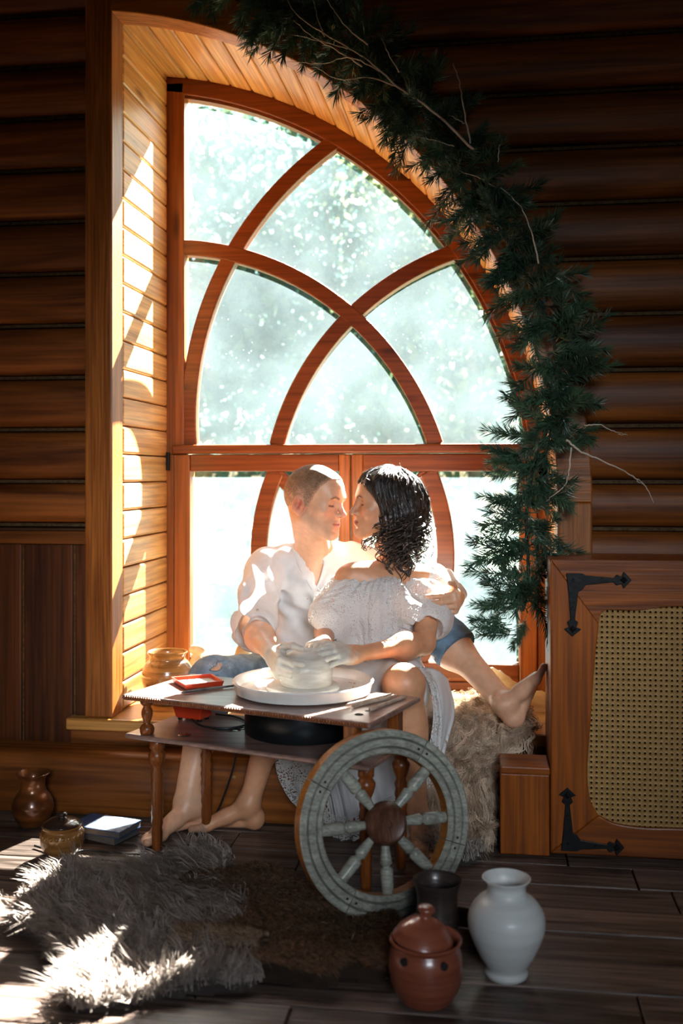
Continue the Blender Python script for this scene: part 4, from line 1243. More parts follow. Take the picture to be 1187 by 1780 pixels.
# second, greyer fleece lying on the floor behind the wheel
def z_fl(P): return 0.02 + 0.01 * snoise(P, 16, 23)
floor_pelt('fleece_scrap', [(735, 1440), (800, 1428), (826, 1445), (838, 1480), (810, 1500), (760, 1492), (735, 1470)], z_fl,
           'tangled greyish fleece on the floor behind the wooden wheel', 'fleece', ((0.22, 0.20, 0.18), (0.42, 0.38, 0.34)), 0.07, 0.0022, 50000, lean_grey, 0.3, 15, M_HIDE, 4, 0.1)
# ================================================================== PINE GARLAND
M_NEEDLE = plain('pine_needles', (0.075, 0.15, 0.075), 0.4, 0, (0.025, 0.06, 0.036), 4, 0, 0.1)
M_TWIG = plain('bare_twig', (0.62, 0.52, 0.42), 0.6, 0, (0.45, 0.35, 0.25), 20)
M_STEM = plain('garland_wire', (0.03, 0.025, 0.015), 0.8)
def sprig_mesh(seed):
    rg = random.Random(seed)
    b = MB()
    Ls = rg.uniform(0.095, 0.13)
    b.tube([(0, 0, 0), (0.004, 0, Ls * 0.5), (0.0, 0.004, Ls)], [0.0016, 0.0013, 0.0007], 4)
    for i in range(130):
        t = rg.uniform(0.12, 1.0)
        a = rg.uniform(0, 6.283)
        spread = rg.uniform(0.55, 1.05) * (1.0 if t < 0.85 else 0.7)
        ln = rg.uniform(0.026, 0.042) * (1.0 - 0.15 * t)
        d = Vector((math.cos(a) * math.sin(spread), math.sin(a) * math.sin(spread), math.cos(spread)))
        p0 = Vector((0.004 * math.sin(t * 3.1), 0.004 * t * t, Ls * t))
        w = 0.00095
        s1 = d.orthogonal().normalized(); s2 = d.cross(s1)
        e = p0 + d * ln
        mid = p0 + d * ln * 0.55
        b.add([p0 + s1 * w * 0.6, p0 - s1 * w * 0.3 + s2 * w * 0.5, p0 - s1 * w * 0.3 - s2 * w * 0.5, mid + s1 * w, mid - s1 * w * 0.5 + s2 * w * 0.8, mid - s1 * w * 0.5 - s2 * w * 0.8, e],
              [(0, 1, 4, 3), (1, 2, 5, 4), (2, 0, 3, 5), (3, 4, 6), (4, 5, 6), (5, 3, 6)])
    me = bpy.data.meshes.new('pine_sprig')
    me.from_pydata([tuple(v) for v in b.v], [], b.f)
    me.materials.append(M_NEEDLE)
    return me
SPRIGS = [sprig_mesh(k) for k in range(6)]
gar_px = [(370, -60), (440, -18), (520, 25), (600, 75), (680, 140), (745, 215), (810, 300), (862, 385), (905, 460), (945, 540), (965, 610), (972, 680), (952, 745), (930, 800), (918, 860), (915, 920), (918, 980), (915, 1030), (908, 1062)]
path = catmull([PY(x, y, -0.085) for x, y in gar_px], 8)
garland = empty('pine_garland', PY(940, 760, -0.06), 'long dark green pine garland hanging along the right of the window arch', 'garland')
MB().tube(path, 0.006, 6).build('garland_wire', M_STEM, garland, smooth=True)
rgg = random.Random(21)
cum = [0]
for a, b_ in zip(path[:-1], path[1:]): cum.append(cum[-1] + (b_ - a).length)
tot = cum[-1]
NS = 282
for k in range(NS):
    s_ = tot * (k + rgg.uniform(-.4, .4)) / NS
    s_ = min(max(s_, 0.001), tot - 0.001)
    i = next(i for i in range(len(cum) - 1) if cum[i+1] >= s_)
    p = path[i].lerp(path[i+1], (s_ - cum[i]) / (cum[i+1] - cum[i]))
    tdir = (path[i+1] - path[i]).normalized()
    # direction: outwards around the wire, mostly sideways, some towards the room
    sidev = tdir.cross(Vector((0, 1, 0))).normalized()
    ang_ = rgg.choice([-1, 1]) * rgg.gauss(1.0, 0.55)
    yv = rgg.uniform(-1.0, 0.15)
    d = (sidev * math.sin(ang_) + tdir * 0.75 * rgg.choice([1, 1, -0.6]) * abs(math.cos(ang_)) + Vector((0, 1, 0)) * yv * 0.8).normalized()
    if p.y + d.y * 0.2 > -0.05:
        d.y = min(d.y, (-0.05 - p.y) / 0.2); d.normalize()
    o = bpy.data.objects.new('pine_sprig', SPRIGS[k % 6])
    COL.objects.link(o)
    Rm = d.to_track_quat('Z', 'Y').to_matrix().to_4x4() @ Matrix.Rotation(rgg.uniform(0, 6.28), 4, 'Z')
    sc = rgg.uniform(1.1, 1.6)
    o.parent = garland
    o.matrix_parent_inverse = garland.matrix_basis.inverted()
    o.matrix_basis = Matrix.Translation(p - d * 0.015 + sidev * rgg.uniform(-.028, .028)) @ Rm @ Matrix.Scale(sc, 4)
# hanging sprays at the lower end
for (px, py, dx, dz) in ((905, 790, -1, 0.15), (900, 870, -1, 0.1), (890, 1050, -1, 0.0), (890, 1085, -1, -0.1), (895, 1095, -1, -0.15), (880, 1075, -1, -0.05), (915, 1070, -0.4, -0.9), (885, 965, -0.9, -0.2)):
    for rep in range(2):
        d = Vector((dx, -0.25 - 0.2 * rep, dz + 0.15 * rep)).normalized()
        o = bpy.data.objects.new('pine_sprig', SPRIGS[(px + rep) % 6])
        COL.objects.link(o)
        o.parent = garland
        o.matrix_parent_inverse = garland.matrix_basis.inverted()
        o.matrix_basis = Matrix.Translation(PY(px, py + 8 * rep, -0.08)) @ d.to_track_quat('Z', 'Y').to_matrix().to_4x4() @ Matrix.Scale(1.0, 4)
# bare twigs woven in
def twig(pts, r0, Y=-0.17, seed=0):
    rr = random.Random(seed)
    P = catmull([PY(x, y, Y - 0.012 * (i % 2)) for i, (x, y) in enumerate(pts)], 6)
    n = len(P)
    MB().tube([p + Vector((rr.uniform(-.002, .002), 0, rr.uniform(-.002, .002))) for p in P], [r0 * (1 - 0.75 * i / (n - 1)) for i in range(n)], 6).build('bare_twig', M_TWIG, garland, smooth=True)
for k, (pts, r0) in enumerate([
    ([(824, 262), (760, 200), (690, 150), (640, 105), (600, 80), (520, 30), (495, -10)], 0.0030),
    ([(818, 250), (806, 190), (797, 135), (787, 110)], 0.0024), ([(808, 215), (790, 205), (772, 196)], 0.0014),
    ([(640, 78), (600, 45), (575, 10), (560, -10)], 0.0020), ([(630, 115), (590, 90), (545, 65), (508, 34)], 0.0020),
    ([(660, 125), (610, 100), (560, 110), (500, 108)], 0.0017), ([(690, 150), (640, 135), (590, 138), (545, 115)], 0.0017),
    ([(694, 125), (675, 92), (656, 52)], 0.0018), ([(565, 65), (555, 40), (545, 0)], 0.0016), ([(605, 85), (560, 72), (505, 60)], 0.0013),
    ([(936, 458), (925, 410), (905, 360), (870, 325)], 0.0022), ([(865, 282), (868, 255), (869, 230)], 0.0018), ([(860, 325), (835, 310), (800, 298)], 0.0014), ([(790, 255), (760, 245), (720, 238)], 0.0014),
    ([(985, 765), (1010, 785), (1050, 802), (1100, 828), (1122, 845), (1136, 874)], 0.0026), ([(1100, 828), (1110, 838), (1120, 842)], 0.0014),
    ([(993, 778), (990, 810), (983, 842), (965, 858), (948, 872)], 0.0020), ([(1015, 740), (1040, 738), (1062, 748), (1090, 757)], 0.0020), ([(1075, 754), (1082, 756), (1090, 752)], 0.001)]):
    twig(pts, r0 * 1.35, seed=k)
# ================================================================== OUTSIDE
def leaf_material(name, c1, c2):
    m, nt, b, out = _new(name)
    L = nt.links.new
    at = nt.nodes.new('ShaderNodeAttribute'); at.attribute_name = 'Col'
    L(at.outputs['Color'], b.inputs['Base Color'])
    b.inputs['Roughness'].default_value = 0.5
    tr = nt.nodes.new('ShaderNodeBsdfTranslucent')
    L(at.outputs['Color'], tr.inputs['Color'])
    ms = nt.nodes.new('ShaderNodeMixShader'); ms.inputs[0].default_value = 0.5
    L(b.outputs[0], ms.inputs[1]); L(tr.outputs[0], ms.inputs[2]); L(ms.outputs[0], out.inputs[0])
    return m
M_LEAF = leaf_material('leaves', 0, 0)
M_BARK = plain('bark', (0.30, 0.26, 0.22), 0.9, 0, (0.16, 0.13, 0.11), 12, 0.5)
g = MB().box((-14, 0.66, -0.35), (12, 30, -0.30)).build('ground_outside', plain('sunny_grass', (0.09, 0.14, 0.06), 0.9, 0, (0.05, 0.09, 0.035), 3, 0.5))
tag(g, 'sunlit lawn outside the window', 'ground', kind='structure')
def tree(name, x, y_, ht, rx, rz, n, leaf, cols, label, seed, trunk_r=0.09, low=0.25):
    rg = np.random.default_rng(seed)
    e = empty(name, (x, y_, -0.30), label, 'tree', 'trees in the garden outside')
    b = MB()
    tp = catmull([(x, y_, -0.30), (x + 0.05 * rx, y_, ht * 0.35), (x - 0.04 * rx, y_ + 0.1, ht * 0.7), (x, y_, ht * 0.95)], 5)
    b.tube(tp, [trunk_r * (1 - 0.8 * i / (len(tp) - 1)) for i in range(len(tp))], 8)
    for k in range(7):
        i = 4 + k; i = min(i, len(tp) - 2)
        a = rg.uniform(0, 6.28)
        b.tube([tp[i], tp[i] + Vector((math.cos(a) * rx * 0.4, math.sin(a) * rx * 0.4, 0.3)), tp[i] + Vector((math.cos(a) * rx * 0.75, math.sin(a) * rx * 0.75, 0.8))], [trunk_r * 0.35, trunk_r * 0.2, trunk_r * 0.06], 5)
    b.build('trunk', M_BARK, e, smooth=True)
    nc = 34
    cl = rg.normal(size=(nc, 3)); cl /= np.linalg.norm(cl, axis=1)[:, None]; cl *= rg.uniform(0.35, 1.0, (nc, 1)) ** 0.5
    zc = ht * (low + (1 - low) * 0.5); hz = ht * (1 - low) * 0.5
    cc = np.array([x, y_, zc]) + cl * np.array([rx, rx, hz])
    idx = rg.integers(0, nc, n)
    P = cc[idx] + rg.normal(size=(n, 3)) * 0.22 * rx
    a = rg.normal(size=(n, 3)); a /= np.linalg.norm(a, axis=1)[:, None]
    b_ = np.cross(a, rg.normal(size=(n, 3))); b_ /= np.linalg.norm(b_, axis=1)[:, None]
    s = leaf * rg.uniform(0.6, 1.3, (n, 1))
    V = np.stack([P - a * s, P + b_ * s * 0.55, P + a * s, P - b_ * s * 0.55], 1).reshape(-1, 3)
    Q = np.arange(n * 4).reshape(n, 4)
    m_ = (rg.uniform(size=(n, 1)) * 0.6 + 0.4 * (rg.uniform(size=nc)[idx])[:, None])
    col = np.repeat(np.array(cols[0]) * (1 - m_) + np.array(cols[1]) * m_, 4, axis=0)
    o = np_obj('foliage', V, Q, M_LEAF, e, False, col); o['kind'] = 'stuff'
GR_A = ((0.035, 0.08, 0.05), (0.17, 0.25, 0.14)); GR_B = ((0.035, 0.10, 0.09), (0.15, 0.25, 0.20)); GR_C = ((0.05, 0.10, 0.05), (0.24, 0.28, 0.13))
TREES = [(-5.6, 7.6, 5.6, 1.5, 2, 5200, 0.085, GR_C, 'slender pale-trunked tree at far left outside the window'),
         (-3.9, 9.2, 6.6, 1.8, 2, 6200, 0.095, GR_A, 'leafy tree seen through the upper left panes'),
         (-2.0, 10.0, 6.4, 2.0, 2, 6800, 0.095, GR_B, 'broad bluish-green tree seen behind the couple'),
         (-0.2, 9.0, 5.2, 1.7, 2, 6000, 0.09, GR_C, 'light green tree seen through the central panes'),
         (1.5, 9.6, 5.6, 1.9, 2, 6200, 0.095, GR_A, 'leafy tree seen through the right panes'),
         (-1.2, 13.5, 7.5, 2.6, 2, 6500, 0.12, GR_B, 'tall hazy tree behind the nearer garden trees'),
         (-6.0, 13.0, 8.0, 2.6, 2, 6500, 0.12, GR_B, 'tall hazy tree furthest left in the garden'),
         (2.6, 13.5, 7.0, 2.5, 2, 6000, 0.12, GR_A, 'tall hazy tree furthest right in the garden')]
for k, (x, y_, ht, rx, rz, n, lf, cols, lab) in enumerate(TREES):
    tree('garden_tree', x, y_, ht, rx, rz, n, lf, cols, lab, 40 + k, 0.10, 0.12)
# low shrubs below the window line
for k, (x, y_, r, lab) in enumerate([(-2.6, 4.2, 0.55, 'pale sunlit shrub outside at the left casement'), (-1.5, 4.6, 0.5, 'sunlit shrub outside behind the man'), (-0.3, 4.4, 0.5, 'sunlit shrub outside behind the woman'), (0.7, 3.9, 0.6, 'pale leafy shrub outside at the right casement')]):
    rg = np.random.default_rng(70 + k)
    e = empty('garden_shrub', (x, y_, -0.30), lab, 'shrub', 'shrubs outside the window')
    n = 2600
    d = rg.normal(size=(n, 3)); d /= np.linalg.norm(d, axis=1)[:, None]
    P = np.array([x, y_, 0.05]) + d * np.array([r, r * 0.7, 0.5]) * rg.uniform(0.3, 1, (n, 1)) ** 0.4
    a = rg.normal(size=(n, 3)); a /= np.linalg.norm(a, axis=1)[:, None]
    b_ = np.cross(a, rg.normal(size=(n, 3))); b_ /= np.linalg.norm(b_, axis=1)[:, None]
    s = 0.05 * rg.uniform(0.6, 1.3, (n, 1))
    V = np.stack([P - a * s, P + b_ * s * 0.55, P + a * s, P - b_ * s * 0.55], 1).reshape(-1, 3)
    m_ = rg.uniform(size=(n, 1))
    col = np.repeat(np.array((0.08, 0.13, 0.08)) * (1 - m_) + np.array((0.24, 0.28, 0.2)) * m_, 4, axis=0)
    o = np_obj('foliage', V, np.arange(n * 4).reshape(n, 4), M_LEAF, e, False, col); o['kind'] = 'stuff'
    MB().tube([(x, y_, -0.30), (x + 0.03, y_, 0.0), (x, y_, 0.25)], [0.03, 0.02, 0.008], 6).build('stem', M_BARK, e)
# timber porch seen through the left casement
porch = empty('timber_porch', (-2.4, 3.4, -0.30), 'pale timber post and log wall of a porch outside the left casement', 'porch')
M_PALE = wood('pale_timber', (0.25, 0.18, 0.12), (0.38, 0.29, 0.21), 'Z', 1, 0.6, 0.2, 0.1)
MB().box((-2.10, 3.0, -0.30), (-1.98, 3.12, 2.9)).build('post', M_PALE, porch, bevel=0.01)
MB().box((-3.4, 3.0, 2.9), (-1.9, 3.14, 3.05)).build('beam', M_PALE, porch, bevel=0.01)
for k in range(9):
    MB().tube([(-3.4, 3.5, -0.2 + 0.2 * k), (-2.25, 3.5, -0.2 + 0.2 * k)], 0.098, 12).build('log', M_PALE, porch, smooth=True)
# ================================================================== FIGURES: smooth implicit surfaces
def V3(*a): return np.array(a, float)
def npv(v): return np.array((v[0], v[1], v[2]), float)
def unit(v): v = np.asarray(v, float); return v / np.linalg.norm(v)
class SDF:
    def __init__(s): s.ops = []
    def cap(s, a, b, ra, rb=None, k=0.02, op='u'):
        s.ops.append(('c', (npv(a), npv(b), ra, ra if rb is None else rb), k, op)); return s
    def ell(s, c, r, R=None, k=0.02, op='u'):
        s.ops.append(('e', (npv(c), np.array(r, float), np.eye(3) if R is None else np.array(R)), k, op)); return s
    def chain(s, pts, rad, k=0.02):
        for i in range(len(pts) - 1): s.cap(pts[i], pts[i+1], rad[i], rad[i+1], k)
        return s
    def half(s, p, n, k=0.004):
        """cut away the half space on the side n points to"""
        s.ops.append(('h', (npv(p), unit(n)), k, 's')); return s
    @staticmethod
    def bounds(op):
        t, p, k, o = op
        if t == 'c':
            lo = np.minimum(p[0] - p[2], p[1] - p[3]); hi = np.maximum(p[0] + p[2], p[1] + p[3])
        elif t == 'e':
            ext = np.abs(p[2]) @ p[1]
            lo = p[0] - ext; hi = p[0] + ext
        else:
            return None
        return lo, hi
    @staticmethod
    def dist(op, P):
        t, p, k, o = op
        if t == 'c':
            a, b, ra, rb = p
            ba = (b - a).astype(np.float32); pa = P - a.astype(np.float32)
            h = np.clip((pa @ ba) / max(float(ba @ ba), 1e-12), 0, 1)
            d = pa - h[..., None] * ba
            return np.sqrt((d * d).sum(-1)) - (ra + (rb - ra) * h)
        if t == 'e':
            c, r, R = p
            q = (P - c.astype(np.float32)) @ R.astype(np.float32)
            a = q / r.astype(np.float32); b = a / r.astype(np.float32)
            k0 = np.sqrt((a * a).sum(-1)); k1 = np.sqrt((b * b).sum(-1)) + 1e-9
            return k0 * (k0 - 1) / k1
        if t == 'h':
            return -((P - p[0].astype(np.float32)) @ p[1].astype(np.float32))
    def field(s, lo, hi, h):
        n = np.maximum(np.ceil((np.array(hi) - np.array(lo)) / h).astype(int) + 1, 2)
        ax = [np.float32(lo[i]) + np.arange(n[i], dtype=np.float32) * np.float32(h) for i in range(3)]
        F = np.full(tuple(n), 1.0, np.float32)
        for op in s.ops:
            k = op[2]
            b = s.bounds(op)
            if b is None:
                sl = [slice(None)] * 3
            else:
                m = 4 * h + k * 1.2
                sl = []
                for i in range(3):
                    i0 = max(0, int(np.floor((b[0][i] - m - lo[i]) / h))); i1 = min(n[i], int(np.ceil((b[1][i] + m - lo[i]) / h)) + 1)
                    sl.append(slice(i0, max(i0, i1)))
                if any(q.stop <= q.start for q in sl): continue
            sl = tuple(sl)
            P = np.stack(np.meshgrid(ax[0][sl[0]], ax[1][sl[1]], ax[2][sl[2]], indexing='ij'), -1)
            d = s.dist(op, P)
            A = F[sl]
            if op[3] == 'u':
                hh = np.maximum(k - np.abs(A - d), 0) / max(k, 1e-9)
                F[sl] = np.minimum(A, d) - hh * hh * k * 0.25
            else:
                d = -d
                hh = np.maximum(k - np.abs(A - d), 0) / max(k, 1e-9)
                F[sl] = np.maximum(A, d) + hh * hh * k * 0.25
        return F, ax
    def mesh(s, lo, hi, h, disp=None, post=None):
        F, ax = s.field(lo, hi, h)
        if disp is not None or post is not None:
            near = np.abs(F) < 0.05
            idx = np.nonzero(near)
            P = np.stack([ax[i][idx[i]] for i in range(3)], -1).astype(np.float64)
            val = F[idx].astype(np.float64)
            if disp is not None: val = val + disp(P)
            if post is not None: val = post(P, val)
            F[idx] = val
        return surface_nets(F, lo, h)
def surface_nets(F, lo, h):
    S = F < 0
    nx, ny, nz = F.shape
    c = S[:-1, :-1, :-1].astype(np.int8)
    cnt = np.zeros((nx-1, ny-1, nz-1), np.int8)
    for dx in (0, 1):
        for dy in (0, 1):
            for dz in (0, 1):
                cnt += S[dx:nx-1+dx, dy:ny-1+dy, dz:nz-1+dz]
    act = (cnt > 0) & (cnt < 8)
    I = np.stack(np.nonzero(act), 1)
    if len(I) == 0: return np.zeros((0, 3)), np.zeros((0, 4), int)
    idm = np.full(act.shape, -1, np.int32); idm[act] = np.arange(len(I))
    acc = np.zeros((len(I), 3)); num = np.zeros(len(I))
    for axis in range(3):
        o1, o2 = [a for a in range(3) if a != axis]
        for d1 in (0, 1):
            for d2 in (0, 1):
                A = I.copy(); A[:, o1] += d1; A[:, o2] += d2
                B = A.copy(); B[:, axis] += 1
                fa = F[A[:, 0], A[:, 1], A[:, 2]]; fb = F[B[:, 0], B[:, 1], B[:, 2]]
                cr = (fa < 0) != (fb < 0)
                t = np.where(cr, fa / np.where(cr, fa - fb, 1), 0)
                p = A.astype(float); p[:, axis] += t
                acc[cr] += p[cr]; num[cr] += 1
    V = acc / num[:, None] * h + np.array(lo)
    Q = []
    for axis in range(3):
        o1, o2 = (axis + 1) % 3, (axis + 2) % 3
        sa = [slice(None)] * 3; sb = [slice(None)] * 3
        sa[axis] = slice(0, -1); sb[axis] = slice(1, None)
        a = S[tuple(sa)]; b = S[tuple(sb)]
        E = np.stack(np.nonzero(a != b), 1)
        ok = (E[:, o1] > 0) & (E[:, o2] > 0) & (E[:, o1] < F.shape[o1] - 1) & (E[:, o2] < F.shape[o2] - 1)
        E = E[ok]
        flip = ~a[E[:, 0], E[:, 1], E[:, 2]]
        qs = []
        for d1, d2 in ((-1, -1), (0, -1), (0, 0), (-1, 0)):
            C = E.copy(); C[:, o1] += d1; C[:, o2] += d2
            qs.append(idm[C[:, 0], C[:, 1], C[:, 2]])
        q = np.stack(qs, 1)
        q[flip] = q[flip][:, ::-1]
        Q.append(q)
    return V, np.concatenate(Q)
def merge_meshes(parts):
    Vs, Qs, n = [], [], 0
    for V, Q in parts:
        Vs.append(V); Qs.append(Q + n); n += len(V)
    return np.concatenate(Vs), np.concatenate(Qs)
def drop_inside(V, Q, boxes, h):
    c = V[Q].mean(1)
    keep = np.ones(len(Q), bool)
    for lo, hi in boxes:
        keep &= ~np.all((c > np.array(lo) + 2.2 * h) & (c < np.array(hi) - 2.2 * h), axis=1)
    Q = Q[keep]
    used = np.unique(Q); m = np.full(len(V), -1); m[used] = np.arange(len(used))
    return V[used], m[Q]
def body_mesh(sdf, lo, hi, h, fine):
    """one surface, meshed finer inside the boxes of fine [(lo, hi, h)]"""
    parts = [drop_inside(*sdf.mesh(lo, hi, h), [(a, b) for a, b, _ in fine], h)]
    for a, b, hf in fine: parts.append(sdf.mesh(a, b, hf))
    return merge_meshes(parts)
def proj(V):
    V = np.asarray(V)
    r = V - np.array(CAM)
    d = r[:, 0] * -_S + r[:, 1] * _C
    xc = r[:, 0] * _C + r[:, 1] * _S
    return np.c_[593.5 + FPX * xc / d, 825 - FPX * r[:, 2] / d, d]
def surf_at(V, px, py, rad=5.0):
    p = proj(V)
    m = np.hypot(p[:, 0] - px, p[:, 1] - py)
    w = np.nonzero(m < rad)[0]
    if len(w) == 0: w = np.array([m.argmin()])
    w = w[p[w, 2] < p[w, 2].min() + 0.02]
    return V[w].mean(0)
TCAM = np.array((_S, -_C, 0.0)); RCAM = np.array((_C, _S, 0.0)); UP = V3(0, 0, 1)
def frame(yaw_deg, pitch_deg, roll_deg):
    """head frame; yaw from the camera towards picture right, pitch down positive"""
    y = math.radians(yaw_deg)
    f = RCAM * math.sin(y) + TCAM * math.cos(y)
    l = np.cross(UP, f)
    u = UP.copy()
    p = math.radians(pitch_deg)
    f, u = f * math.cos(p) - u * math.sin(p), u * math.cos(p) + f * math.sin(p)
    r = math.radians(roll_deg)
    l, u = l * math.cos(r) + u * math.sin(r), u * math.cos(r) - l * math.sin(r)
    return np.stack([f, l, u], 1)

def add_head(s, o, R, sc, fem=False):
    def w(x, y, z): return o + sc * (R @ V3(x, y, z))
    def E(c, r, k=0.02, op='u', rot=None): s.ell(w(*c), np.array(r) * sc, R if rot is None else R @ rot, k * sc, op)
    def Cp(a, b, ra, rb, k=0.01, op='u'): s.cap(w(*a), w(*b), ra * sc, rb * sc, k * sc, op)
    E((-0.012, 0, 0.038), (0.100, 0.077, 0.087), 0.01)
    E((-0.040, 0, 0.015), (0.075, 0.072, 0.075), 0.03)
    E((0.030, 0, -0.025), (0.060, 0.060 if fem else 0.063, 0.080), 0.03)
    E((0.045, 0, 0.045), (0.046, 0.058, 0.05), 0.03)                     # forehead
    jw = 0.048 if fem else 0.056
    for sg in (-1, 1):
        Cp((0.073, 0.012 * sg, -0.100), (-0.005, jw * sg, -0.062), 0.017, 0.019, 0.035)
        E((0.058, 0.046 * sg, -0.026), (0.022, 0.017, 0.018), 0.03)       # cheekbone
    E((0.078, 0, -0.104), (0.017, 0.020 if fem else 0.024, 0.0155), 0.022)   # chin
    E((0.066, 0, -0.066), (0.028, 0.032, 0.030), 0.03)                   # mouth mound
    Cp((0.080, -0.034, 0.020), (0.080, 0.034, 0.020), 0.009 if fem else 0.0115, 0.009 if fem else 0.0115, 0.03)
    for sg in (-1, 1):                                                    # sockets and lids
        E((0.097, 0.034 * sg, 0.001), (0.019, 0.018, 0.0145), 0.012, 's')
        E((0.0715, 0.033 * sg, -0.002), (0.0145, 0.0165, 0.0132), 0.005)
        # lid crease
        Cp((0.0875, 0.023 * sg, 0.0072), (0.083, 0.045 * sg, 0.0062), 0.0014, 0.0014, 0.003, 's')
        Cp((0.0872, 0.022 * sg, -0.0082), (0.0825, 0.046 * sg, -0.0078), 0.0015, 0.0015, 0.003, 's')
    # nose
    nl = 0.0 if not fem else -0.003
    Cp((0.086, 0, 0.014), (0.111 + nl, 0, -0.026), 0.0080, 0.0095, 0.012)
    E((0.1150 + nl, 0, -0.0325), (0.0115, 0.0115, 0.0100), 0.008)
    for sg in (-1, 1):
        E((0.0985 + nl, 0.0125 * sg, -0.0365), (0.0115, 0.0068, 0.0078), 0.006)
        E((0.1025 + nl, 0.0070 * sg, -0.0445), (0.006, 0.0032, 0.0030), 0.002, 's')
    # lips
    full = 1.25 if fem else 1.0
    E((0.0925, 0.006, -0.0628), (0.0085, 0.0135, 0.0048 * full), 0.006)
    E((0.0925, -0.006, -0.0628), (0.0085, 0.0135, 0.0048 * full), 0.006)
    E((0.0905, 0, -0.0745), (0.0095, 0.0165, 0.0058 * full), 0.006)
    Cp((0.1015, 0, -0.0683), (0.082, 0.024, -0.0675), 0.0016, 0.0014, 0.003, 's')
    Cp((0.1015, 0, -0.0683), (0.082, -0.024, -0.0675), 0.0016, 0.0014, 0.003, 's')
    E((0.0985, 0, -0.088), (0.008, 0.02, 0.005), 0.012, 's')              # hollow above the chin
    for sg in (-1, 1):                                                    # ears
        a = 0.25
        rot = np.array([[math.cos(a), 0, math.sin(a)], [0, 1, 0], [-math.sin(a), 0, math.cos(a)]])
        E((-0.016, 0.0780 * sg, -0.018), (0.0215, 0.0090, 0.0345), 0.006, 'u', rot)
        E((-0.024, 0.0850 * sg, -0.013), (0.0185, 0.0080, 0.0310), 0.004, 'u', rot)
        E((-0.013, 0.0925 * sg, -0.013), (0.0115, 0.0110, 0.0205), 0.004, 's', rot)
        E((-0.004, 0.0840 * sg, -0.020), (0.0055, 0.0050, 0.0080), 0.003, 'u', rot)
    return w
def head_local(V, o, R, sc): return ((V - o) @ R) / sc
def head_colour(loc, skin, lip, brow, stub, redd, fem=False):
    n = len(loc)
    x, y, z = loc.T
    C = np.tile(np.array(skin), (n, 1))
    def mix(m, c): 
        m = np.clip(m, 0, 1)[:, None]
        C[:] = C * (1 - m) + np.array(c) * m
    front = x > 0.03
    # cheek and nose flush
    ay = np.abs(y)
    mix(0.5 * np.exp(-((ay - 0.045) / 0.018) ** 2 - ((z + 0.035) / 0.02) ** 2) * front, redd)
    mix(0.55 * np.exp(-(y / 0.012) ** 2 - ((z + 0.032) / 0.012) ** 2) * (x > 0.095), redd)
    mix(1.0 * (ay > 0.068) * np.exp(-((x + 0.014) / 0.026) ** 2 - ((z + 0.018) / 0.03) ** 2), tuple(c * k for c, k in zip(redd, (1.0, 0.75, 0.65))))  # ears: glow of light passing through them put into the red
    if stub:
        m = 0.22 * (np.clip((-0.040 - z) / 0.02, 0, 1)) * np.clip((x - 0.0) / 0.03, 0, 1) * (np.hypot(x - 0.05, z + 0.09) < 0.085)
        mix(m, stub)
    lipm = np.clip(1.6 - ((ay / 0.025) ** 2 + ((z + 0.0685) / (0.0125 if fem else 0.0105)) ** 2) * 1.4, 0, 1) * (x > 0.072)
    mix(0.95 * lipm, lip)
    mix(0.85 * np.exp(-((z + 0.0682) / 0.0024) ** 2) * (ay < 0.024) * (x > 0.075), tuple(0.35 * c for c in lip))
    # brows: gentle arc
    zb = 0.0185 + 0.006 * np.clip((ay - 0.014) / 0.022, 0, 1) - 0.008 * np.clip((ay - 0.036) / 0.016, 0, 1)
    bm = np.exp(-((z - zb) / 0.0042) ** 2) * np.clip((ay - 0.012) / 0.004, 0, 1) * np.clip((0.052 - ay) / 0.006, 0, 1) * (x > 0.055)
    mix(0.95 * bm, brow)
    # lash line along the lowered lid
    zl = -0.0075 + 0.10 * np.clip(ay - 0.034, 0, 1) * 0.2
    lm = np.exp(-((z - zl) / 0.0030) ** 2) * np.clip((ay - 0.018) / 0.004, 0, 1) * np.clip((0.050 - ay) / 0.004, 0, 1) * (x > 0.068)
    mix(0.9 * lm, (0.02, 0.012, 0.01))
    mix(0.9 * (((x - 0.1025) / 0.006) ** 2 + ((ay - 0.007) / 0.0036) ** 2 + ((z + 0.0445) / 0.0034) ** 2 < 1), (0.12, 0.03, 0.02))
    return C
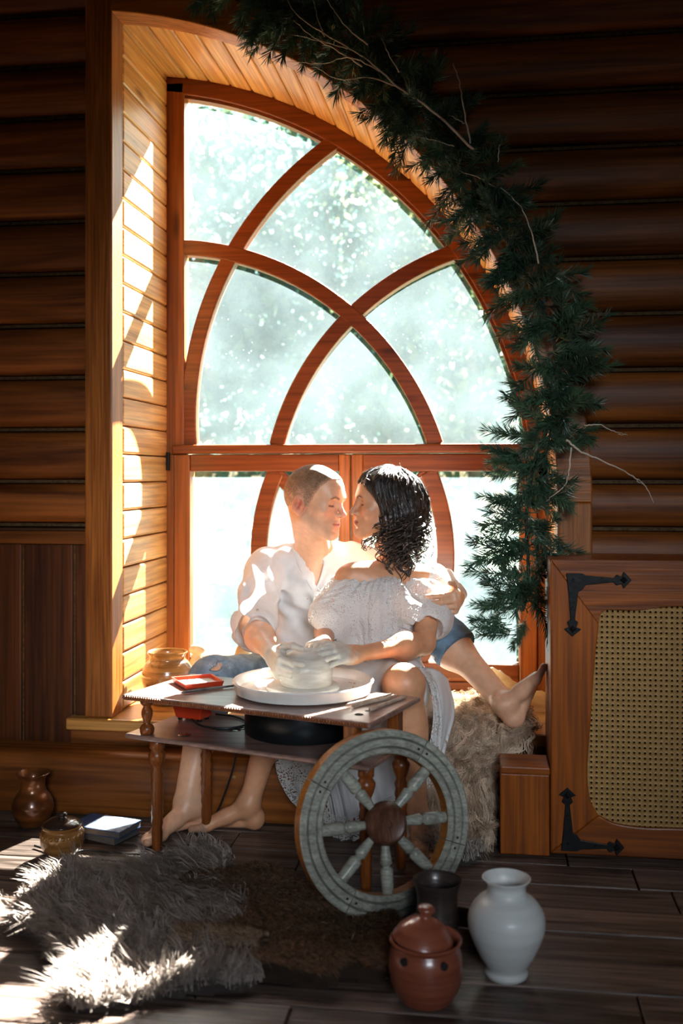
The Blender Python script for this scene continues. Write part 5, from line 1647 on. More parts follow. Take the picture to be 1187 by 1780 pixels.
def add_hand(s, wrist, X, Z, curls, sc=1.0, left=False, spread=0.0, thumb=None, r_wr=0.026):
    """X along the fingers, Z out of the back of the hand; curls: per finger (mcp, pip, dip) in degrees"""
    X = unit(X); Z = np.asarray(Z, float); Z = unit(Z - X * (Z @ X)); Yv = np.cross(Z, X) * (-1 if left else 1)
    def w(x, y, z): return wrist + sc * (X * x + Yv * y + Z * z)
    mcp = [(0.088, 0.027, 0.002), (0.093, 0.0085, 0.004), (0.088, -0.0105, 0.003), (0.079, -0.0285, 0.0)]
    lens = [(0.043, 0.026, 0.021), (0.047, 0.030, 0.022), (0.043, 0.028, 0.021), (0.034, 0.021, 0.019)]
    for m, r in zip(mcp, (0.0125, 0.0125, 0.012, 0.011)):
        s.cap(w(0.008, m[1] * 0.62, 0.0), w(*m), 0.0165 * sc, r * sc, 0.012 * sc)
    s.ell(w(0.040, 0.024, -0.012), np.array((0.030, 0.016, 0.014)) * sc, np.stack([X, Yv, Z], 1), 0.012 * sc)
    s.ell(w(0.040, -0.022, -0.011), np.array((0.032, 0.013, 0.012)) * sc, np.stack([X, Yv, Z], 1), 0.012 * sc)
    tips = []
    for i in range(4):
        p = np.array(mcp[i]); a = 0.0
        rad = [0.0100, 0.0090, 0.0082, 0.0068] if i < 3 else [0.0088, 0.0078, 0.0072, 0.006]
        sp = spread * (1.5 - i) * 0.09
        for j in range(3):
            a += math.radians(curls[i][j])
            d = np.array((math.cos(a) * math.cos(sp), math.sin(sp), -math.sin(a)))
            q = p + d * lens[i][j]
            s.cap(w(*p), w(*q), rad[j] * sc, rad[j+1] * sc, 0.0035 * sc)
            s.ell(w(*p), np.full(3, rad[j] * 1.06 * sc), None, 0.003 * sc)
            p = q
        tips.append(w(*p))
    th = thumb or [(0.018, 0.024, -0.010), (0.048, 0.048, -0.016), (0.080, 0.058, -0.022), (0.105, 0.056, -0.028)]
    s.chain([w(*t) for t in th], [r * sc for r in (0.0150, 0.0118, 0.0100, 0.0078)], 0.006 * sc)
    tips.append(w(*th[-1]))
    return w, tips
def add_foot(s, heel, fwd, up, L=0.25, right=True, k=0.012):
    fwd = unit(fwd); up = np.asarray(up, float); up = unit(up - fwd * (up @ fwd)); inn = np.cross(up, fwd) * (1 if right else -1)
    c = L / 0.25
    def w(x, y, z): return heel + c * (fwd * x + inn * y + up * z)
    s.ell(w(0.004, 0, 0.030), np.array((0.032, 0.027, 0.031)) * c, np.stack([fwd, inn, up], 1), k)
    s.cap(w(0.0, 0, 0.045), w(0.03, 0, 0.095), 0.026 * c, 0.032 * c, 0.02)
    s.cap(w(0.005, -0.008, 0.022), w(0.150, -0.026, 0.016), 0.021 * c, 0.0155 * c, 0.015)
    s.cap(w(0.035, 0.004, 0.075), w(0.155, 0.016, 0.024), 0.031 * c, 0.0185 * c, 0.02)
    s.cap(w(0.10, 0.0, 0.045), w(0.165, -0.008, 0.02), 0.024 * c, 0.0145 * c, 0.018)
    s.ell(w(0.168, 0.026, 0.018), np.array((0.022, 0.016, 0.0165)) * c, np.stack([fwd, inn, up], 1), 0.014)
    for a, b, r in (((0.172, 0.027, 0.016), (0.213, 0.026, 0.0125), 0.0128), ((0.168, 0.008, 0.017), (0.212, 0.0085, 0.0105), 0.0092), ((0.162, -0.007, 0.016), (0.203, -0.0075, 0.0098), 0.0086), ((0.153, -0.020, 0.015), (0.190, -0.0225, 0.0095), 0.0082), ((0.142, -0.031, 0.014), (0.174, -0.036, 0.009), 0.008)):
        s.cap(w(*a), w(*b), r * c, r * 0.95 * c, 0.0035)
    for sg in (-1, 1):
        s.ell(w(0.030, 0.030 * sg, 0.083 + 0.006 * sg), np.array((0.013, 0.008, 0.012)) * c, np.stack([fwd, inn, up], 1), 0.012)
    return w
# ================================================================== THE COUPLE
SKIN_M = (0.74, 0.41, 0.25); SKIN_W = (0.64, 0.31, 0.165); CLAYC = np.array((0.60, 0.55, 0.47))
M_SKIN = vcol('skin', 0.42, 0.12, 260, 0.10, 0.45, 0.10)
M_SHIRT = vcol('white_linen', 0.8, 0.25, 420, 0, 0.2, 0.05, 0.22, 0.1)
M_DENIM = vcol('denim', 0.8, 0.5, 520, 0, 0.2, 0.3)
def paint(C, m, c):
    m = np.clip(m, 0, 1)[:, None]
    return C * (1 - m) + np.array(c) * m
def clay_on(V, C, centre, r, seed, edge=0.03, amount=0.95):
    d = np.linalg.norm(V - centre, axis=1)
    nz = snoise(V, 150, seed) * 0.5 + snoise(V, 60, seed + 1) * 0.6
    m = np.clip((r - d) / edge + 0.5 + 0.9 * nz, 0, 1) * amount
    shade = (1.0 + 0.10 * snoise(V, 220, seed + 2))[:, None]
    m = m[:, None]
    return C * (1 - m) + CLAYC * shade * m

# ------------------------------------------------------------------ joints
mh_o = npv(PY(549, 871, 0.085)); mh_R = frame(60, 7, -3); mh_s = 0.985
m_neck = V3(-0.602, 0.245, 0.845)
m_rs = V3(-0.775, 0.205, 0.780); m_ls = V3(-0.425, 0.265, 0.790)
m_re = npv(PY(440, 1092, -0.06)); m_rw = npv(PY(474, 1138, -0.365))
m_le = V3(-0.150, 0.270, 0.715); m_lw = V3(-0.093, 0.058, 0.712)
m_pel = V3(-0.630, 0.270, 0.395)
m_rh = V3(-0.715, 0.255, 0.385); m_lh = V3(-0.555, 0.265, 0.39)
m_rk = npv(PY(368, 1182, -0.07)); m_ra = V3(-0.930, -0.235, 0.085)
m_lk = V3(-0.205, 0.155, 0.640); m_la = V3(0.060, -0.050, 0.395)

wh_o = npv(PY(666, 877, 0.04)); wh_R = frame(-80, -3, 4); wh_s = 0.935
w_neck = npv(PY(688, 988, 0.085))
w_rs = V3(-0.452, 0.015, 0.772); w_ls = npv(PY(752, 1012, 0.085))
w_re = npv(PY(566, 1100, -0.06)); w_rw = V3(-0.492, -0.235, 0.600)
w_le = npv(PY(736, 1118, -0.10)); w_lw = npv(PY(626, 1136, -0.325))
w_pel = V3(-0.355, 0.095, 0.405)
w_rh = V3(-0.425, 0.085, 0.40); w_lh = V3(-0.285, 0.085, 0.40)
w_rk = V3(-0.640, -0.155, 0.435); w_ra = V3(-0.735, -0.205, 0.085)
w_lk = npv(PY(702, 1192, -0.27)); w_la = V3(-0.203, -0.222, 0.085)

# ------------------------------------------------------------------ the man: body
S = SDF()
S.cap(m_pel, V3(-0.622, 0.275, 0.50), 0.125, 0.118, 0.04)
S.ell(V3(-0.610, 0.265, 0.60), (0.150, 0.100, 0.15), None, 0.05)
S.ell(V3(-0.600, 0.245, 0.715), (0.168, 0.108, 0.115), None, 0.05)
S.cap(m_rs * 0.86 + m_neck * 0.14, m_ls * 0.86 + m_neck * 0.14, 0.056, 0.056, 0.05)
S.cap(m_neck + V3(-0.0, 0.0, -0.01), m_rs + V3(0.05, 0, 0.02), 0.045, 0.045, 0.05)
S.cap(m_neck + V3(-0.0, 0.0, -0.01), m_ls + V3(-0.05, 0, 0.02), 0.045, 0.045, 0.05)
hw_ = add_head(S, mh_o, mh_R, mh_s)
S.cap(hw_(-0.030, 0.0, -0.055), m_neck + V3(0, 0, -0.02), 0.056, 0.062, 0.03)
S.cap(hw_(0.02, 0.0, -0.09), m_neck + V3(0.02, -0.045, -0.005), 0.030, 0.034, 0.03)
S.cap(m_neck + V3(0.01, -0.055, -0.02), V3(-0.602, 0.150, 0.70), 0.03, 0.02, 0.03)
S.chain([m_rs, m_re, m_rw], [0.056, 0.041, 0.0275], 0.02)
S.ell(m_re * 0.62 + m_rw * 0.38, (0.041, 0.041, 0.041), None, 0.05)
S.chain([m_ls, m_le, m_lw], [0.056, 0.041, 0.0275], 0.02)
mfist = [(46, 34, 18), (48, 36, 18), (50, 36, 18), (52, 36, 18)]
mrx = unit(npv(PY(488, 1164, -0.46)) - m_rw)
mr_w, mr_t = add_hand(S, m_rw + mrx * 0.006, mrx, V3(-0.86, -0.45, 0.10), mfist, 1.0, False, 0.05, [(0.018, 0.024, -0.008), (0.048, 0.050, -0.014), (0.078, 0.066, -0.030), (0.092, 0.064, -0.055)])
ml_x = unit(V3(-0.06, -0.99, -0.06))
ml_w, ml_t = add_hand(S, m_lw + ml_x * 0.006, ml_x, V3(0.96, -0.18, 0.1), [(58, 28, 12), (60, 28, 12), (62, 28, 12), (64, 26, 12)], 1.0, True, 0.3, [(0.018, 0.024, -0.004), (0.045, 0.046, 0.0), (0.072, 0.060, 0.0), (0.098, 0.066, -0.006)])
S.chain([m_rh, m_rk, m_ra], [0.092, 0.060, 0.040], 0.03)
S.ell(m_rk * 0.66 + m_ra * 0.34 + V3(0, 0.02, 0), (0.052, 0.056, 0.085), None, 0.06)
S.chain([m_lh, m_lk, m_la], [0.092, 0.060, 0.036], 0.03)
S.ell(m_lk * 0.66 + m_la * 0.34 + V3(0.0, -0.005, -0.022), (0.056, 0.05, 0.06), None, 0.06)
mrf = add_foot(S, V3(-0.893, -0.195, 0.0), V3(-0.60, -0.80, 0), V3(0, 0, 1), 0.262, True)
S.cap(m_ra, V3(-0.915, -0.225, 0.07), 0.038, 0.034, 0.02)
lf_f = unit(V3(0.38, -0.10, 0.92)); lf_u = unit(V3(-0.90, 0.05, 0.40))
mlf_heel = V3(0.118, -0.088, 0.338)
mlf = add_foot(S, mlf_heel, lf_f, lf_u, 0.235, False)
S.cap(m_la, mlf(0.035, 0, 0.07), 0.036, 0.032, 0.02)
def bx(c, r): c = np.asarray(c); return (c - r, c + r)
fine = [(mh_o - 0.165, mh_o + 0.165, 0.0022), (m_rw + V3(-0.07, -0.155, -0.09), m_rw + V3(0.13, 0.05, 0.075), 0.0020), (m_lw + V3(-0.10, -0.16, -0.08), m_lw + V3(0.06, 0.02, 0.10), 0.0020),
        (V3(-1.09, -0.43, -0.01), V3(-0.83, -0.145, 0.115), 0.0025), (V3(0.02, -0.21, 0.29), V3(0.262, -0.02, 0.60), 0.0025)]
V, Q = body_mesh(S, V3(-1.1, -0.45, -0.02), V3(0.27, 0.42, 1.2), 0.0075, fine)
loc = head_local(V, mh_o, mh_R, mh_s)
C = np.tile(np.array(SKIN_M), (len(V), 1))
hd = np.linalg.norm(V - mh_o, axis=1) < 0.2
C[hd] = head_colour(loc[hd], SKIN_M, (0.60, 0.20, 0.16), (0.16, 0.09, 0.05), (0.36, 0.24, 0.17), (0.72, 0.28, 0.18))
C = clay_on(V, C, m_rw + mrx * 0.10, 0.115, 5, 0.03)
C = paint(C, 0.7 * (np.linalg.norm(V - (m_rw * 0.75 + m_re * 0.25), axis=1) < 0.08) * (snoise(V, 190, 8) > 0.42), CLAYC)
for t_ in ml_t[:4]: C = paint(C, 0.5 * np.clip(1.4 - np.linalg.norm(V - t_, axis=1) / 0.012, 0, 1), (0.78, 0.42, 0.33))
man = np_obj('person', V, Q, M_SKIN, None, True, C)
tag(man, 'man with cropped hair in open white shirt and ripped jeans, hands on clay', 'person')
# cropped hair
H = SDF(); add_head(H, mh_o, mh_R, mh_s)
hx = np.array([-0.14, -0.10, -0.07, -0.04, -0.028, -0.004, 0.006, 0.018, 0.032, 0.05, 0.07, 0.09, 0.12])
hz = np.array([-0.045, -0.045, -0.040, -0.012, 0.018, 0.018, -0.022, -0.020, 0.018, 0.052, 0.078, 0.088, 0.09])
def hair_post(P, val):
    l = head_local(P, mh_o, mh_R, mh_s)
    zl = np.interp(l[:, 0], hx, hz)
    zl = zl + 0.0025 * snoise(P, 300, 4)
    ear = np.clip(0.080 - np.abs(l[:, 1]), -0.01, 0.02)
    return np.maximum(val - 0.0016, (zl - l[:, 2]) * 0.8)
Vh, Qh = H.mesh(mh_o - 0.15, mh_o + 0.15, 0.0026, None, hair_post)
lh = head_local(Vh, mh_o, mh_R, mh_s)
above = lh[:, 2] - np.interp(lh[:, 0], hx, hz)
fade = np.clip(above / 0.028, 0, 1) * np.clip((lh[:, 2] + 0.015) / 0.085, 0.18, 1)
Ch = np.array(SKIN_M) * 0.80 * (1 - fade[:, None]) + np.array((0.22, 0.13, 0.075)) * fade[:, None]
Ch *= (1 + 0.35 * np.random.default_rng(2).uniform(-1, 1, len(Vh)))[:, None]
hair = np_obj('cropped_hair', Vh, Qh, vcol('cropped_hair_colour', 0.65, 0.6, 700, 0, 0.3, 0.3), man, True, Ch)
# ------------------------------------------------------------------ the man: shirt
def fold_fn(seed, amp, freqs):
    def f(P):
        w = snoise(P, 14, seed) * 0.035
        out = 0
        for (d, fr, a) in freqs:
            out = out + a * np.sin((P @ unit(d)) * fr + 6 * snoise(P, 9, seed + 2) + w * fr) * (0.5 + 0.5 * snoise(P, 12, seed + 3))
        return amp * out + 0.0035 * snoise(P, 28, seed + 5)
    return f
SH = SDF()
SH.cap(m_pel + V3(0, 0, 0.03), V3(-0.622, 0.272, 0.52), 0.140, 0.134, 0.04)
SH.ell(V3(-0.610, 0.260, 0.60), (0.168, 0.122, 0.15), None, 0.05)
SH.ell(V3(-0.600, 0.240, 0.715), (0.182, 0.124, 0.122), None, 0.05)
SH.cap(m_rs * 0.88 + m_neck * 0.12, m_ls * 0.88 + m_neck * 0.12, 0.066, 0.066, 0.05)
SH.cap(m_neck + V3(0, 0, -0.012), m_rs + V3(0.05, 0, 0.022), 0.056, 0.056, 0.05)
SH.cap(m_neck + V3(0, 0, -0.012), m_ls + V3(-0.05, 0, 0.022), 0.056, 0.056, 0.05)
m_cuff = m_re * 0.90 + m_rw * 0.10
SH.chain([m_rs, m_re, m_cuff], [0.074, 0.066, 0.064], 0.03)
SH.cap(m_re * 0.97 + m_rw * 0.03, m_cuff, 0.070, 0.069, 0.008)
SH.chain([m_ls, m_le, m_le * 0.45 + m_lw * 0.55], [0.070, 0.060, 0.054], 0.03)
# openings: neck hole, open placket, cuff ends
nd = unit(hw_(-0.03, 0, -0.05) - m_neck)
SH.cap(m_neck + V3(0.0, -0.012, 0.022), m_neck + nd * 0.25, 0.064, 0.075, 0.006, 's')
vb = npv(PY(549, 1026, 0.10)); vt_l = npv(PY(513, 940, 0.12)); vt_r = npv(PY(566, 948, 0.12))
for i in range(9):
    t = i / 8
    a = vt_l * (1 - t) + vb * t; b_ = vt_r * (1 - t) + vb * t
    SH.cap(a + V3(0, -0.08, 0), b_ + V3(0, -0.08, 0), 0.012, 0.012, 0.003, 's')
    for dd in (0.0, 0.03, 0.06, 0.09, 0.105):
        SH.cap(a + V3(0.006, -0.05 + dd, 0), b_ + V3(-0.006, -0.05 + dd, 0), 0.012, 0.012, 0.003, 's')
fw = unit(m_rw - m_re)
SH.cap(m_cuff + fw * 0.058, m_cuff + fw * 0.12, 0.056, 0.075, 0.004, 's')
SH.half(m_cuff + fw * 0.052, fw, 0.003)
fdirs = [((0.8, 0.2, 0.6), 95, 1.0), ((0.9, 0.1, -0.3), 70, 0.7), ((0.3, -0.2, 1.0), 130, 0.5)]
Vs, Qs = SH.mesh(V3(-0.90, -0.14, 0.31), V3(-0.03, 0.42, 0.92), 0.0046, fold_fn(11, 0.0075, fdirs))
Cs = np.tile(np.array((0.80, 0.80, 0.80)), (len(Vs), 1))
shirt = np_obj('shirt', Vs, Qs, M_SHIRT, man, True, Cs)
M_BTN = plain('shirt_button', (0.55, 0.47, 0.38), 0.3, 0, (0.3, 0.25, 0.2), 40)
for px, py in ((552, 1028), (549, 1083), (547, 1110), (448, 1059)):
    p = surf_at(Vs, px, py)
    MB().lathe([(0.0, 0.0), (0.0042, 0.0), (0.0048, 0.0012), (0.0035, 0.0022), (0.0, 0.0018)], 14, Matrix.Translation(Vector(p) + Vector(TCAM) * 0.002) @ Vector(TCAM).to_track_quat('Z', 'Y').to_matrix().to_4x4()).build('button', M_BTN, shirt)
def ribbon(Vsurf, pts, width, thick, name, mat, parent, col=None, off=0.003, steps=4, seg=6):
    """flat raised strip that follows a surface seen in the picture"""
    P = catmull([Vector(surf_at(Vsurf, x, y, 6)) for x, y in pts], steps)
    mb = MB()
    n = len(P); vv = []; ff = []
    for i, p in enumerate(P):
        t = (P[min(i+1, n-1)] - P[max(i-1, 0)]).normalized()
        nrm_ = Vector(TCAM); s_ = t.cross(nrm_).normalized(); nn_ = s_.cross(t).normalized()
        if nn_.dot(Vector(TCAM)) < 0: nn_ = -nn_
        for a, b2 in ((-1, -0.6), (-1, 0.6), (-0.6, 1), (0.6, 1), (1, 0.6), (1, -0.6)):
            vv.append(p + s_ * a * width / 2 + nn_ * (off + b2 * thick / 2))
    for i in range(n - 1):
        for k in range(6):
            l = (k + 1) % 6; ff.append((i*6+k, i*6+l, i*6+6+l, i*6+6+k))
    ff += [tuple(range(6))[::-1], tuple(range((n-1)*6, n*6))]
    o = np_obj(name, np.array([tuple(v) for v in vv]), np.array([f for f in ff if len(f) == 4]), mat, parent, True, np.tile(np.array(col or (0.8, 0.8, 0.8)), (len(vv), 1)))
    return o
ribbon(Vs, [(508, 946), (514, 962), (524, 985), (537, 1008), (547, 1026)], 0.020, 0.005, 'collar_band', M_SHIRT, shirt, off=0.001)
ribbon(Vs, [(572, 962), (566, 985), (559, 1008), (552, 1024)], 0.018, 0.005, 'collar_band', M_SHIRT, shirt, off=0.001)
ribbon(Vs, [(551, 1026), (552, 1050), (550, 1080), (548, 1120), (546, 1150)], 0.024, 0.003, 'placket', M_SHIRT, shirt, off=0.0015)
# ------------------------------------------------------------------ the man: jeans
J = SDF()
J.cap(V3(-0.70, 0.26, 0.39), V3(-0.56, 0.27, 0.39), 0.112, 0.112, 0.04)
m_rcuff = m_rk * 0.72 + m_ra * 0.28
J.chain([m_rh, m_rk, m_rcuff], [0.105, 0.074, 0.070], 0.03)
J.cap(m_rk * 0.78 + m_ra * 0.22, m_rcuff, 0.075, 0.075, 0.006)
m_lcuff = m_lk * 0.57 + m_la * 0.43
J.chain([m_lh, m_lk, m_lcuff], [0.105, 0.076, 0.070], 0.03)
J.cap(m_lk * 0.70 + m_la * 0.30, m_lcuff, 0.0765, 0.0765, 0.005)
lw_ = unit(m_la - m_lk); rw2 = unit(m_ra - m_rk)
rip = npv(PY(386, 1156, -0.12))
J.ell(rip, (0.030, 0.05, 0.011), None, 0.003, 's')
J.ell(npv(PY(372, 1163, -0.12)), (0.018, 0.05, 0.006), None, 0.003, 's')
def j_post(P, val):
    l = (P - m_lk) @ lw_; L1 = np.linalg.norm(m_lcuff - m_lk)
    near = np.linalg.norm(P - m_lk, axis=1) < 0.35
    near &= (P[:, 0] > -0.35)
    val = np.where(near, np.maximum(val, l - L1), val)
    r = (P - m_rk) @ rw2; R1 = np.linalg.norm(m_rcuff - m_rk)
    return np.where(P[:, 0] < -0.75, np.maximum(val, r - R1), val)
Vj, Qj = J.mesh(V3(-1.02, -0.20, 0.27), V3(-0.02, 0.40, 0.76), 0.0046, fold_fn(31, 0.0042, [((0.6, 0.2, -0.7), 120, 1.0), ((0.9, -0.4, 0.2), 90, 0.6)]), j_post)
nz = snoise(Vj, 60, 3)
Cj = np.array((0.16, 0.25, 0.34)) * (1 + 0.35 * nz)[:, None]
Cj = paint(Cj, 0.45 * np.exp(-((Vj[:, 2] - (m_rk[2] + 0.06)) / 0.03) ** 2) * (Vj[:, 0] < -0.7), (0.42, 0.50, 0.56))
jeans = np_obj('jeans', Vj, Qj, M_DENIM, man, True, Cj)
fr = MB(); rr = random.Random(4)
for i in range(26):
    a = Vector(surf_at(Vj, 362 + rr.uniform(0, 42), 1150 + rr.uniform(0, 6), 8)); b_ = a + Vector((rr.uniform(-.012, .012), -0.004, rr.uniform(-0.018, -0.006)))
    fr.tube([a, (a + b_) / 2 + Vector((0, -0.006, 0.002)), b_], [0.0009, 0.0008, 0.0004], 4)
o = fr.build('frayed_threads', plain('thread_white', (0.75, 0.75, 0.72), 0.8), jeans); o['kind'] = 'stuff'

# ------------------------------------------------------------------ the woman: body
W = SDF()
W.cap(w_pel + V3(0.0, 0, 0), V3(-0.352, 0.075, 0.52), 0.115, 0.092, 0.04)
W.ell(V3(-0.335, 0.055, 0.62), (0.118, 0.085, 0.13), None, 0.05)
W.ell(V3(-0.322, 0.050, 0.715), (0.128, 0.082, 0.085), None, 0.05)
W.ell(V3(-0.385, -0.020, 0.675), (0.052, 0.052, 0.05), None, 0.03); W.ell(V3(-0.268, -0.005, 0.675), (0.052, 0.052, 0.05), None, 0.03)
W.cap(w_rs * 0.9 + w_neck * 0.1, w_ls * 0.9 + w_neck * 0.1, 0.044, 0.044, 0.05)
W.cap(w_neck + V3(0, 0, -0.015), w_rs + V3(0.04, 0.01, 0.01), 0.036, 0.036, 0.05)
W.cap(w_neck + V3(0, 0, -0.015), w_ls + V3(-0.04, 0, 0.01), 0.036, 0.036, 0.05)
ww_ = add_head(W, wh_o, wh_R, wh_s, True)
W.cap(ww_(-0.030, 0.0, -0.055), w_neck + V3(0, 0.005, -0.03), 0.044, 0.049, 0.03)
# collar bones
W.cap(w_neck + V3(-0.03, -0.055, -0.022), w_rs + V3(0.02, -0.025, 0.025), 0.008, 0.008, 0.02)
W.cap(w_neck + V3(0.01, -0.055, -0.022), w_ls + V3(-0.02, -0.035, 0.022), 0.008, 0.008, 0.02)
W.chain([w_rs, w_re, w_rw], [0.044, 0.034, 0.023], 0.02)
W.chain([w_ls, w_le, w_lw], [0.043, 0.035, 0.0235], 0.02)
W.ell(w_le * 0.7 + w_lw * 0.3, (0.037, 0.037, 0.037), None, 0.05)
wlx = unit(npv(PY(574, 1137, -0.40)) - w_lw)
wl_w, wl_t = add_hand(W, w_lw + wlx * 0.005, wlx, V3(0.08, -0.72, 0.69), [(12, 24, 16), (16, 26, 16), (20, 28, 18), (26, 30, 18)], 0.92, True, 0.35)
wrx = unit(V3(-0.15, -0.95, 0.02))
wr_w, wr_t = add_hand(W, w_rw + wrx * 0.004, wrx, V3(0.05, 0.0, 1.0), [(18, 30, 22), (20, 32, 22), (22, 34, 22), (24, 34, 22)], 0.90, False, 0.3)
W.chain([w_rh, w_rk, w_ra], [0.086, 0.052, 0.032], 0.03)
W.ell(w_rk * 0.66 + w_ra * 0.34 + V3(0.02, 0.01, 0), (0.045, 0.045, 0.075), None, 0.06)
W.chain([w_lh, w_lk, w_la], [0.086, 0.053, 0.032], 0.03)
W.ell(w_lk * 0.66 + w_la * 0.34 + V3(0, 0.02, 0), (0.045, 0.048, 0.08), None, 0.06)
W.ell(w_lk + V3(0, -0.01, 0.01), (0.054, 0.05, 0.05), None, 0.04)
add_foot(W, V3(-0.716, -0.192, 0.0), V3(-0.98, -0.20, 0), V3(0, 0, 1), 0.235, True)
W.cap(w_ra, V3(-0.74, -0.20, 0.07), 0.031, 0.028, 0.02)
add_foot(W, V3(-0.205, -0.190, 0.0), V3(0.16, -0.98, 0), V3(0, 0, 1), 0.235, False)
W.cap(w_la, V3(-0.205, -0.215, 0.07), 0.031, 0.028, 0.02)
fine = [(wh_o - 0.155, wh_o + 0.155, 0.0022), (w_lw + V3(-0.21, -0.13, -0.075), w_lw + V3(0.02, 0.05, 0.08), 0.0020), (w_rw + V3(-0.09, -0.19, -0.07), w_rw + V3(0.09, 0.02, 0.07), 0.0022),
        (V3(-0.97, -0.31, -0.01), V3(-0.675, -0.145, 0.115), 0.0025), (V3(-0.27, -0.44, -0.01), V3(-0.10, -0.145, 0.115), 0.0025)]
V, Q = body_mesh(W, V3(-0.98, -0.45, -0.02), V3(-0.05, 0.25, 1.18), 0.0075, fine)
loc = head_local(V, wh_o, wh_R, wh_s)
C = np.tile(np.array(SKIN_W), (len(V), 1))
hd = np.linalg.norm(V - wh_o, axis=1) < 0.19
C[hd] = head_colour(loc[hd], SKIN_W, (0.52, 0.12, 0.10), (0.05, 0.025, 0.018), None, (0.64, 0.26, 0.16), True)
C = clay_on(V, C, w_lw + wlx * 0.125, 0.085, 15, 0.035)
C = clay_on(V, C, w_rw + wrx * 0.12, 0.10, 25, 0.035)
woman = np_obj('person', V, Q, M_SKIN, None, True, C)
tag(woman, 'woman with dark curly hair in off-shoulder white lace dress, hand on clay', 'person')

# ------------------------------------------------------------------ the woman: hair
M_HAIR = plain('dark_hair', (0.030, 0.017, 0.012), 0.34, 0, (0.012, 0.008, 0.006), 30, 0.35, 0.15, 0.6, (1, 1, 1), 300)
HM = SDF()
def he(c, r, k=0.03, op='u'): HM.ell(ww_(*c), np.array(r) * wh_s, wh_R, k, op)
he((-0.012, 0, 0.042), (0.108, 0.088, 0.098)); he((-0.055, 0.0, 0.010), (0.100, 0.100, 0.105)); he((-0.045, 0.045, -0.025), (0.075, 0.060, 0.085)); he((-0.045, -0.045, -0.025), (0.07, 0.055, 0.08))
he((-0.075, 0.020, -0.055), (0.070, 0.075, 0.060)); he((-0.020, 0.060, -0.070), (0.030, 0.028, 0.05)); he((-0.105, 0.0, 0.02), (0.05, 0.06, 0.06))
he((0.020, 0.050, 0.050), (0.065, 0.040, 0.055)); he((-0.070, 0.045, -0.085), (0.052, 0.045, 0.05)); he((-0.055, 0.03, -0.115), (0.032, 0.03, 0.035)); he((-0.115, 0.0, -0.03), (0.045, 0.06, 0.06))
he((0.112, 0.0, -0.040), (0.088, 0.17, 0.112), 0.012, 's')
he((0.080, -0.05, 0.0), (0.055, 0.08, 0.07), 0.012, 's')
def hair_disp(P):
    l = head_local(P, wh_o, wh_R, wh_s)
    az = np.arctan2(l[:, 1], l[:, 0] + 0.04)
    r = np.hypot(l[:, 1], l[:, 0] + 0.04)
    w = np.sin(az * 26 + 7 * snoise(P, 22, 5) + l[:, 2] * 25)
    low = np.clip((0.05 - l[:, 2]) / 0.08, 0, 1)
    return 0.0022 * w + low * 0.010 * snoise(P, 70, 6) + 0.003 * snoise(P, 40, 9)
Vw, Qw = HM.mesh(wh_o - 0.2, wh_o + 0.2, 0.0028, hair_disp)
whair = np_obj('curly_hair', Vw, Qw, M_HAIR, woman)
# locks: flowing strands over the mass, curls falling from its lower edge
def lock_mesh(paths):
    parts = []
    for P, r0, r1, seg in paths:
        P = np.asarray(P); n = len(P)
        t = np.gradient(P, axis=0); t /= np.linalg.norm(t, axis=1)[:, None] + 1e-9
        a = np.cross(t, np.array((0.3, 0.5, 0.81))); a /= np.linalg.norm(a, axis=1)[:, None] + 1e-9
        b = np.cross(t, a)
        rad = np.linspace(r0, r1, n)[:, None]
        ring = [P + rad * (a * math.cos(6.2832 * k / seg) + b * math.sin(6.2832 * k / seg)) for k in range(seg)]
        Vv = np.stack(ring, 1).reshape(-1, 3)
        I, K = np.meshgrid(np.arange(n - 1), np.arange(seg), indexing='ij'); I = I.ravel(); K = K.ravel(); L_ = (K + 1) % seg
        parts.append((Vv, np.stack([I*seg+K, I*seg+L_, (I+1)*seg+L_, (I+1)*seg+K], 1)))
    return merge_meshes(parts)
rg = np.random.default_rng(17)
lv = head_local(Vw, wh_o, wh_R, wh_s)
low = np.nonzero((lv[:, 2] < -0.035) & (lv[:, 0] < 0.035) & (lv[:, 1] > -0.03))[0]
back = np.nonzero((lv[:, 0] < -0.05) & (lv[:, 2] < 0.075))[0]
allh = np.nonzero((lv[:, 2] > -0.02))[0]
paths = []
cenh = ww_(-0.04, 0, 0.0)
def curl_lock(root, length, rad, turns, d0, seed, thick):
    q = np.random.default_rng(seed)
    n = 30
    t = np.linspace(0, 1, n)[:, None]
    down = V3(0, 0, -1)
    d0 = unit(d0)
    base = root + length * (d0 * (0.30 * t) + down * (0.15 * t + 0.75 * t * t))
    ph = q.uniform(0, 6.28)
    grow = np.clip(t * 3, 0, 1)
    e1 = RCAM; e2 = TCAM
    base = base + rad * grow * (e1 * np.cos(ph + turns * 6.28 * t) + e2 * np.sin(ph + turns * 6.28 * t))
    return (base, thick, thick * 0.35, 5)
for i in range(150):
    v = Vw[rg.choice(low)]
    out = unit(v - cenh)
    paths.append(curl_lock(v - out * 0.006, rg.uniform(0.045, 0.10), rg.uniform(0.011, 0.020), rg.uniform(1.6, 2.9), out * 0.9 + TCAM * 0.2, i, rg.uniform(0.0024, 0.0045)))
